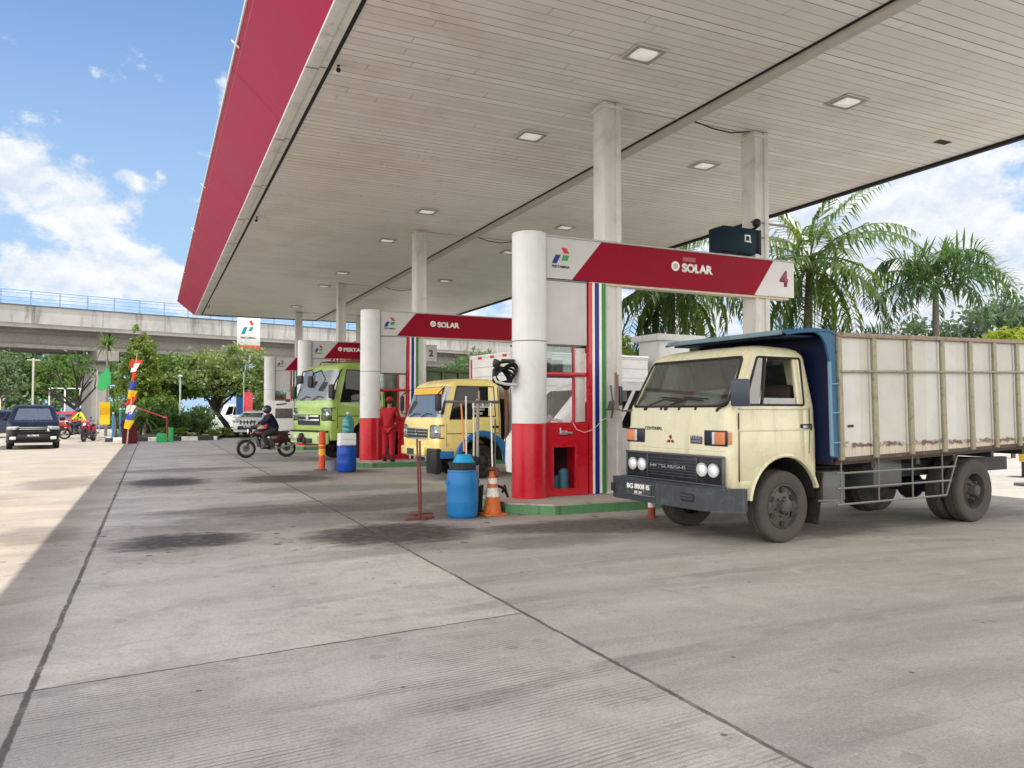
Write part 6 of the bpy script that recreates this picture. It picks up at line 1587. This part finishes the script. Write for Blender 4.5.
def strap_plant(label, loc, n, L, m, trunk=0.):
    """rosette of long arching sword leaves, on a stem when trunk > 0"""
    T = thing('yucca' if trunk < 2 else 'small_palm', label, 'plant' if trunk < 2 else 'palm', loc)
    if trunk: MB().tube([(0, 0, 0), (.04, 0, trunk * .5), (0, 0, trunk)], .05, 8, [.085, .06, .05]).build('trunk', bark_p, T)
    V = []; F = []
    for k in range(n):
        a = RNG.uniform(0, 2 * math.pi); e = RNG.uniform(.05, 1.35); l = L * RNG.uniform(.7, 1.1); w = .035 * L + .012
        d = np.array([math.cos(a), math.sin(a)]); base = len(V)
        for s in np.linspace(0, 1, 5):
            rr_ = l * s * math.cos(e) + .05; zz = trunk + l * s * math.sin(e) - .55 * l * s * s * (1.3 - e * .6)
            ww = w * (1 - s) ** .6 + .004
            V.append((d[0] * rr_ - d[1] * ww, d[1] * rr_ + d[0] * ww, zz)); V.append((d[0] * rr_ + d[1] * ww, d[1] * rr_ - d[0] * ww, zz))
        for q in range(4): F.append((base + 2 * q, base + 2 * q + 1, base + 2 * q + 3, base + 2 * q + 2))
    mesh_np('crown', np.array(V), np.array(F), m, T); return T
f_strap = foliage('leaf_strap', (.03, .085, .02), (.16, .24, .07), .3)
strap_plant('slim palm with a tufted head in front of the flyover pier', (-2.35, 49, .1), 52, 1.35, f_strap, 5.1)
strap_plant('big sword leaved yucca below the small palm', (-1.75, 45.6, .1), 60, 1.5, f_strap, 1.2)
strap_plant('sword leaved plant right beside the flag pole', (-.35, 44.6, .1), 60, 1.4, f_strap, .9)
strap_plant('pale spiky plant behind the maroon barrier post', (-.95, 43.9, .1), 40, 1.1, f_strap, .6)

# ---- palms behind the station
palm_bark = mat('palm_bark', (.13, .115, .10), .9, dirt=.6, dcol=(.09, .08, .07), scale=5, bump=.6, bscale=18)
f_palm = foliage('leaf_palm', (.028, .078, .022), (.155, .22, .075), .33, .3)
f_palm_y = foliage('leaf_palm_yellow', (.08, .15, .02), (.30, .33, .05), .4)
f_fox = foliage('leaf_foxtail', (.018, .065, .03), (.09, .17, .07), .28, .32)
def frond_arrays(V, F, base, az_, e0, L, droop, nl, ll, hang, plume=False, twist=0.):
    d = np.array([math.cos(az_), math.sin(az_), 0.]); side = np.array([-d[1], d[0], 0.]); up = np.array([0, 0, 1.])
    P_ = []; p = np.array(base, float); e = e0; step = L / nl
    for k in range(nl + 1):
        P_.append((p.copy(), e)); s = k / nl
        p = p + (d * math.cos(e) + up * math.sin(e)) * step; e -= droop / nl * (.35 + 1.3 * s)
    def quad(a, b, c, q):
        i = len(V); V.extend([a, b, c, q]); F.append((i, i + 1, i + 2, i + 3))
    for k in range(nl):
        (p, e), (p2, e2) = P_[k], P_[k + 1]; w = .030 * (1 - k / nl) + .006
        quad(p - side * w, p + side * w, p2 + side * w * .9, p2 - side * w * .9); quad(p - up * w, p + up * w, p2 + up * w * .9, p2 - up * w * .9)
        s = k / nl
        if s < .12: continue
        t_ = d * math.cos(e) + up * math.sin(e); nrm = np.cross(side, t_)
        l = ll * (math.sin(math.pi * min(1, .18 + .82 * s) ** .8) * .85 + .25) * RNG.uniform(.85, 1.12)
        for sg in ((-1, 1) if not plume else (-1, 1, -.35, .35)):
            dir1 = side * (sg if not plume else np.sign(sg) * (1 if abs(sg) > .5 else .45)) + t_ * .55 + (nrm * (.25 if not plume else (.15 if abs(sg) > .5 else RNG.choice([-.9, .9])))) + RNG.normal(size=3) * .08
            dir1 /= np.linalg.norm(dir1)
            q0 = p + t_ * RNG.uniform(0, step); q1 = q0 + dir1 * l * .5; dir2 = dir1 - up * hang * RNG.uniform(.6, 1.25); dir2 /= np.linalg.norm(dir2); q2 = q1 + dir2 * l * .5
            wd = np.cross(dir1, up); wd = wd / (np.linalg.norm(wd) + 1e-6) * .031 * (l / .8 + .3)
            quad(q0 - wd * .5, q0 + wd * .5, q1 + wd, q1 - wd); quad(q1 - wd, q1 + wd, q2 + wd * .12, q2 - wd * .12)
def palm(name, label, loc, h, n, L, ll, m, m2=None, hang=1.2, droop=1.6, plume=False, tr=.16, lean=(.3, 0), nuts=False, e_rng=(-.5, 1.35), seed=0):
    global RNG
    keep = RNG; RNG = np.random.default_rng(100 + seed)
    T = thing(name, label, 'palm tree', loc)
    pts = [(lean[0] * s * s, lean[1] * s * s, h * s - .1) for s in np.linspace(0, 1, 9)]
    MB().tube(pts, tr, 12, [tr * (1.35 - .5 * s) for s in np.linspace(0, 1, 9)]).build('trunk', palm_bark, T)
    if plume: MB().tube([(lean[0], lean[1], h - .15), (lean[0], lean[1], h + .55)], tr, 12, [tr * .9, tr * .45]).build('crownshaft', mat('crownshaft', (.10, .17, .05), .5), T)
    V1, F1, V2, F2 = [], [], [], []
    top = (lean[0], lean[1], h + (.5 if plume else 0))
    for k in range(n):
        a = 2.399 * k + RNG.uniform(-.3, .3); e = e_rng[1] + (e_rng[0] - e_rng[1]) * ((k + .5) / n) ** .85 + RNG.uniform(-.12, .12)
        tgt = (V2, F2) if (m2 is not None and k % 5 == 1) else (V1, F1)
        frond_arrays(*tgt, top, a, e, L * RNG.uniform(.85, 1.1), droop * RNG.uniform(.8, 1.2), 34 if not plume else 38, ll, hang, plume)
    mesh_np('crown', np.array(V1), np.array(F1), m, T)
    if V2: mesh_np('young_frond', np.array(V2), np.array(F2), m2, T)
    if nuts:
        nb = MB()
        for k in range(9):
            a = k * 2.2; nb.sphere((lean[0] + .26 * math.cos(a), lean[1] + .26 * math.sin(a), h - .22 - .12 * (k % 3)), .13, (1, 1, 1.25), 12)
        nb.build('coconut_cluster', mat('coconut', (.12, .13, .035), .6, var=.3), T)
    RNG = keep
    return T
palm('coconut_palm', 'coconut palm behind the nearest header beam, seen under the beam', (18.2, 24.4, 0), 6.6, 34, 4.0, 1.05, f_palm, f_palm_y, 1.7, 1.8, lean=(.1, 0), e_rng=(-1.2, 1.3), seed=1)
palm('coconut_palm', 'tall shaggy coconut palm right of the number 4 panel with hanging nuts', (23.2, 22.4, 0), 7.5, 30, 4.4, 1.1, f_palm, f_palm_y, 1.5, 1.35, lean=(.3, 0), nuts=True, e_rng=(-1.25, 1.5), seed=2)
palm('foxtail_palm', 'foxtail palm with bushy arching fronds and a slim pale trunk', (27.5, 20, 0), 5.75, 14, 4.1, .85, f_fox, None, .5, 3.0, True, .13, (.05, 0), e_rng=(.25, 1.4), seed=4)
palm('foxtail_palm', 'low foxtail palm half hidden behind the load bed', (24.9, 21.4, 0), 3.0, 12, 2.8, .65, f_fox, None, .5, 2.9, True, .12, (.05, 0), e_rng=(.2, 1.3), seed=5)
# background trees on the right
rb_ = [(14.2, 24.0, 4.9, f_light, 'bright leafy tree behind the nearest dispenser stripes', 2.0), (21.8, 27.5, 5.0, f_mid, 'leafy tree behind the second column of the nearest island', 2.2), (31, 29, 5.6, f_mid, 'mid green tree behind the foxtail palm', 3.0), (38.6, 24.6, 7.8, f_blue, 'blue green feathery tree at the right edge', 3.0),
       (41, 30, 7.5, f_blue, 'second blue green tree beyond the right edge', 3.2), (28, 30, 5.0, f_light, 'light green shrub mass behind the load bed', 3.0), (22, 33, 5.2, f_mid, 'dark tree behind the coconut palms', 3.0), (16.5, 31.5, 5.0, f_dark, 'dense tree under the header beams', 2.6), (11.5, 46, 6.0, f_mid, 'tree beyond the far end of the islands', 2.8), (34, 35, 5.0, f_dark, 'dark tree far behind the foxtail palm', 3.2), (46, 38, 7, f_dark, 'far dark tree at the right end of the yard', 4.0), (19.5, 48, 6.0, f_far, 'pale distant tree behind the box truck', 3.4)]
for q, (x_, y_, h, m_, lb, r_) in enumerate(rb_):
    cr = [((0, 0, h * .66), (r_ * .8, r_ * .8, h * .32)), ((r_ * .45, -.3, h * .45), (r_ * .6, r_ * .6, h * .24)), ((-r_ * .5, -.3, h * .42), (r_ * .6, r_ * .6, h * .22))]
    tree('broadleaf_tree', lb, (x_, y_, -.1), h, h * .42, 1, cr, 6500, .30, m_, tr=.15, group='trees behind the yard', seed=40 + q, limbs=7)
T = thing('shrub', 'yellow and orange croton bush above the load bed at the right edge', 'shrub', (17.9, 10.9, 0)) if False else thing('shrub', 'yellow and orange croton bush above the load bed at the right edge', 'shrub', (25.3, 15.75, 0))
leaf_mesh('foliage', clumps((0, 0, 3.55), (1.0, .9, .7), 3200), .17, f_yel, T)
leaf_mesh('flower', clumps((0, 0, 3.85), (.85, .8, .45), 140), .12, foliage('croton_red', (.5, .12, .04), (.65, .28, .05)), T)
MB().tube([(0, 0, -.1), (.05, 0, 1.6), (0, 0, 3.2)], .07, 8).build('stem', bark, T)
for q, (x_, y_, w_, h_) in enumerate([(24.5, 24.6, 4.5, 4.5), (31.5, 23.5, 4.0, 3.9), (17.5, 28, 3.5, 3.6), (39, 25, 4.5, 4.2)]):
    T = thing('hedge', ['leafy hedge behind the front of the load bed', 'leafy hedge behind the foxtail palms', 'leafy hedge under the header beams behind the white wall', 'leafy hedge at the right end of the yard'][q], 'hedge', (x_, y_, -.1)); leaf_mesh('foliage', clumps((0, 0, h_ * .55), (w_, 1.0, h_ * .52), 7000), .25, [f_mid, f_light, f_mid, f_dark][q], T)
# white wall with a capped pillar behind the cream truck
o = thing('boundary_wall', 'white rendered wall with a flat capped pillar behind the cream cab', 'wall', (12.4, 16.9, 0), 2)
MB().box((0, 0, 1.68), (1.0, .9, 3.36), bev=.02).build('pillar', mat('wall_white', (.66, .67, .67), .7, dirt=.35, dcol=(.4, .38, .35), scale=1.2), o)
MB().box((.15, 0, 3.44), (1.6, 1.15, .17), bev=.02).build('pillar_cap', mat('wall_white', (.66, .67, .67), .7), o)
MB().box((2.2, .2, 1.25), (3.4, .2, 2.5)).build('wall', mat('wall_white', (.66, .67, .67), .7), o)

# ================================================================== SIGNS, FLAGS AND SMALL THINGS AT THE ENTRANCE
o = thing('totem_sign', 'white fuel brand sign board with a red foot rising over the frangipani', 'sign', (5.62, 52.5, .35), -6)
MB().box((0, 0, 6.45), (1.42, .30, 2.05), bev=.03).build('board', mat('sign_white', (.74, .75, .76), .4), o)
MB().box((0, 0, 5.22), (1.42, .31, .40), bev=.02).build('red_foot', mat('sign_red', (.60, .05, .05), .4), o)
MB().cyl((0, 0, -.4), (0, 0, 5.1), .14).build('pole', steel, o)
yy = -.16
e_ = MB().poly([(-.46, yy, 6.15), (-.24, yy, 6.15), (-.06, yy, 6.62), (-.28, yy, 6.62)], (0, .01, 0)).build('emblem', mat('sign_teal', (.01, .22, .30), .4), o, smooth=False)
MB().poly([(.0, yy, 7.05), (.20, yy, 7.05), (.32, yy, 6.72), (.14, yy, 6.76)], (0, .01, 0)).build('emblem_red', logo_r, e_, smooth=False)
MB().poly([(-.02, yy, 6.36), (.20, yy, 6.36), (.32, yy, 6.64), (.10, yy, 6.64)], (0, .01, 0)).build('emblem_green', mat('sign_green', (.03, .32, .20), .4), e_, smooth=False)
text('PERTAMINA', 'lettering', blk, o, (-.48, yy, 5.86), FRONT, width=.95, height=.12, bold=.02)
# banner pole with stacked pennants
o = thing('festive_flag_pole', 'leaning bamboo pole with a column of red, white, blue and yellow pennants', 'flag pole', (-1.03, 39.9, 0))
tp_ = Vector((.36, .1, 4.25)); MB().tube([(0, 0, 0), tp_ * .5 + Vector((-.03, 0, 0)), tp_], .03, 8, [.035, .028, .016]).build('pole', mat('bamboo', (.55, .48, .30), .6), o)
pc = {'r': (.62, .05, .03), 'w': (.72, .71, .68), 'b': (.05, .08, .42), 'y': (.78, .48, .02)}
for k, (zz, c, w_) in enumerate(((3.95, 'r', .62), (3.72, 'w', .42), (3.35, 'r', .22), (2.85, 'b', .40), (2.50, 'y', .46), (2.16, 'r', .46), (1.82, 'w', .48), (1.46, 'b', .50), (1.12, 'y', .48))):
    f = zz / 4.25; b0 = tp_ * f + Vector((-.02, 0, 0)); h_ = .40
    rows = [[(b0.x - w_ * .34 + w_ * .82 * u * (1 - .35 * v) - .06 * v, b0.y - .05 + .05 * math.sin(4 * u + k), zz - h_ * v + .05 * u * (1 if k % 2 else -1)) for u in np.linspace(0, 1, 5)] for v in np.linspace(0, 1, 4)]
    solid(MB().grid(rows).build('pennant', mat('pennant_' + c, pc[c], .8, var=.12, scale=5), o), .006)
# boom barrier with its maroon cover
o = thing('boom_barrier', 'maroon covered barrier post with a thin red and white arm bent down', 'barrier', (-1.0, 40.2, 0))
MB().box((-.02, 0, .50), (.46, .40, 1.0), bev=.06, seg=3).box((.16, -.05, .42), (.42, .36, .84), (0, 0, .3), .06, 3).box((-.02, 0, 1.08), (.30, .30, .24), bev=.08, seg=3).build('cover', mat('cover_maroon', (.10, .012, .022), .8, var=.25, bump=.4, bscale=6), o)
MB().sphere((.05, -.21, .80), .06, (1, .3, 1)).build('lamp', wb_, o)
MB().tube([(-.32, 0, 1.95), (.25, 0, 1.72), (1.66, 0, 1.18)], .035, 8).build('arm', mat('arm_red', (.55, .06, .06), .5, dirt=.6, dcol=(.7, .6, .58), scale=5), o)
MB().tube([(1.66, 0, 1.18), (1.68, 0, .25)], .045, 8).build('rest_post', mat('rest_maroon', (.25, .02, .05), .5), o)
o = thing('planter_box', 'bright green planter box at the foot of the barrier arm', 'planter', (.46, 41.3, 0))
gpl = mat('planter_green', (.04, .40, .12), .6, dirt=.2)
MB().box((0, 0, .22), (.50, .4, .44), bev=.03).build('low_box', gpl, o); MB().box((.38, 0, .36), (.24, .4, .72), bev=.03).build('tall_box', gpl, o)
leaf_mesh('plant', clumps((.1, 0, .58), (.32, .25, .2), 300), .14, f_light, o)
o = thing('lamp_post', 'slim pale lamp post standing in front of the frangipani trees', 'lamp post', (1.42, 47.2, .1))
MB().tube([(0, 0, 0), (0, 0, 3.35)], .05, 10, [.06, .045]).build('pole', mat('pole_pale', (.45, .52, .50), .5), o)
MB().lathe([(.12, 3.35), (.12, 3.40), (.05, 3.46), (0, 3.46)], seg=20).build('head', mat('pole_pale', (.45, .52, .50), .5), o)
o = thing('banner', 'upright yellow banner beside the pink scooter', 'banner', (-2.25, 43.4, 0))
MB().tube([(-.12, 0, 0), (-.12, 0, 2.0)], .02).build('pole', steel, o)
solid(MB().grid([[(x_, .04 * math.sin(6 * z_), z_) for x_ in np.linspace(-.1, .34, 4)] for z_ in np.linspace(.85, 1.95, 7)]).build('cloth', mat('banner_yellow', (.75, .45, .02), .8), o), .008)
o = thing('banner', 'green feather banner beside the slim palm', 'banner', (-2.55, 44.2, 0))
MB().tube([(0, 0, 0), (0, 0, 3.6)], .02).build('pole', steel, o)
solid(MB().poly([(.0, 0, 2.6), (.30, .02, 2.55), (.62, .05, 2.9), (.62, .08, 3.4), (.45, .05, 3.75), (.1, .0, 3.3)]).build('cloth', mat('banner_green', (.05, .38, .12), .8), o), .008)
o = thing('banner', 'upright red and white lettered banner by the frangipani trunk', 'banner', (5.2, 49.0, .1))
MB().tube([(-.2, 0, 0), (-.2, 0, 3.7)], .025).build('pole', wb_, o)
solid(MB().grid([[(x_, .05 * math.sin(3 * z_), z_) for x_ in np.linspace(-.18, .32, 4)] for z_ in np.linspace(.95, 2.55, 7)]).build('cloth', mat('banner_red', (.65, .06, .08), .8, dirt=.5, dcol=(.7, .5, .5), scale=6), o), .008)
o = thing('banner', 'small blue banner just behind the red lettered banner', 'banner', (4.9, 50.2, .1))
MB().tube([(-.2, 0, 0), (-.2, 0, 2.4)], .025).build('pole', steel, o)
solid(MB().grid([[(x_, .05 * math.sin(3 * z_), z_) for x_ in np.linspace(-.18, .3, 4)] for z_ in np.linspace(1.2, 2.3, 5)]).build('cloth', mat('banner_blue', (.03, .15, .50), .8), o), .008)
for q, (x_, y_) in enumerate(((-1.75, 43.2), (-1.45, 43.6))):
    o = thing('pipe_post', ['blue painted pipe post beside the yellow banner', 'second blue pipe post next to the flag pole'][q], 'post', (x_, y_, .1))
    MB().cyl((0, 0, 0), (0, 0, 1.3 + .2 * q), .05).build('pipe', mat('pipe_blue', (.05, .22, .42), .5), o); MB().sphere((0, 0, 1.3 + .2 * q), .06).build('cap', steel, o)
# white gate frame and utility pole under the flyover
o = thing('gate_frame', 'white pipe gate frame under the flyover left of the dark tree', 'gate', (-5.9, 66, 0), 10)
MB().tube([(-1, 0, 0), (-1, 0, 3.2), (1.0, 0, 3.2), (1.0, 0, 0)], .06, 8).tube([(0, 0, 0), (0, 0, 3.2)], .05).build('frame', wht, o)
MB().box((.5, .02, 1.3), (.9, .05, 1.6)).build('panel', mat('panel_blue_grey', (.25, .32, .40), .6), o)
o = thing('utility_pole', 'thin grey utility pole behind the black car', 'pole', (-5.9, 49, 0))
MB().tube([(0, 0, 0), (0, 0, 4.4)], .05, 8).build('pole', steel, o); MB().box((0, 0, 4.3), (.6, .06, .06)).build('arm', steel, o)
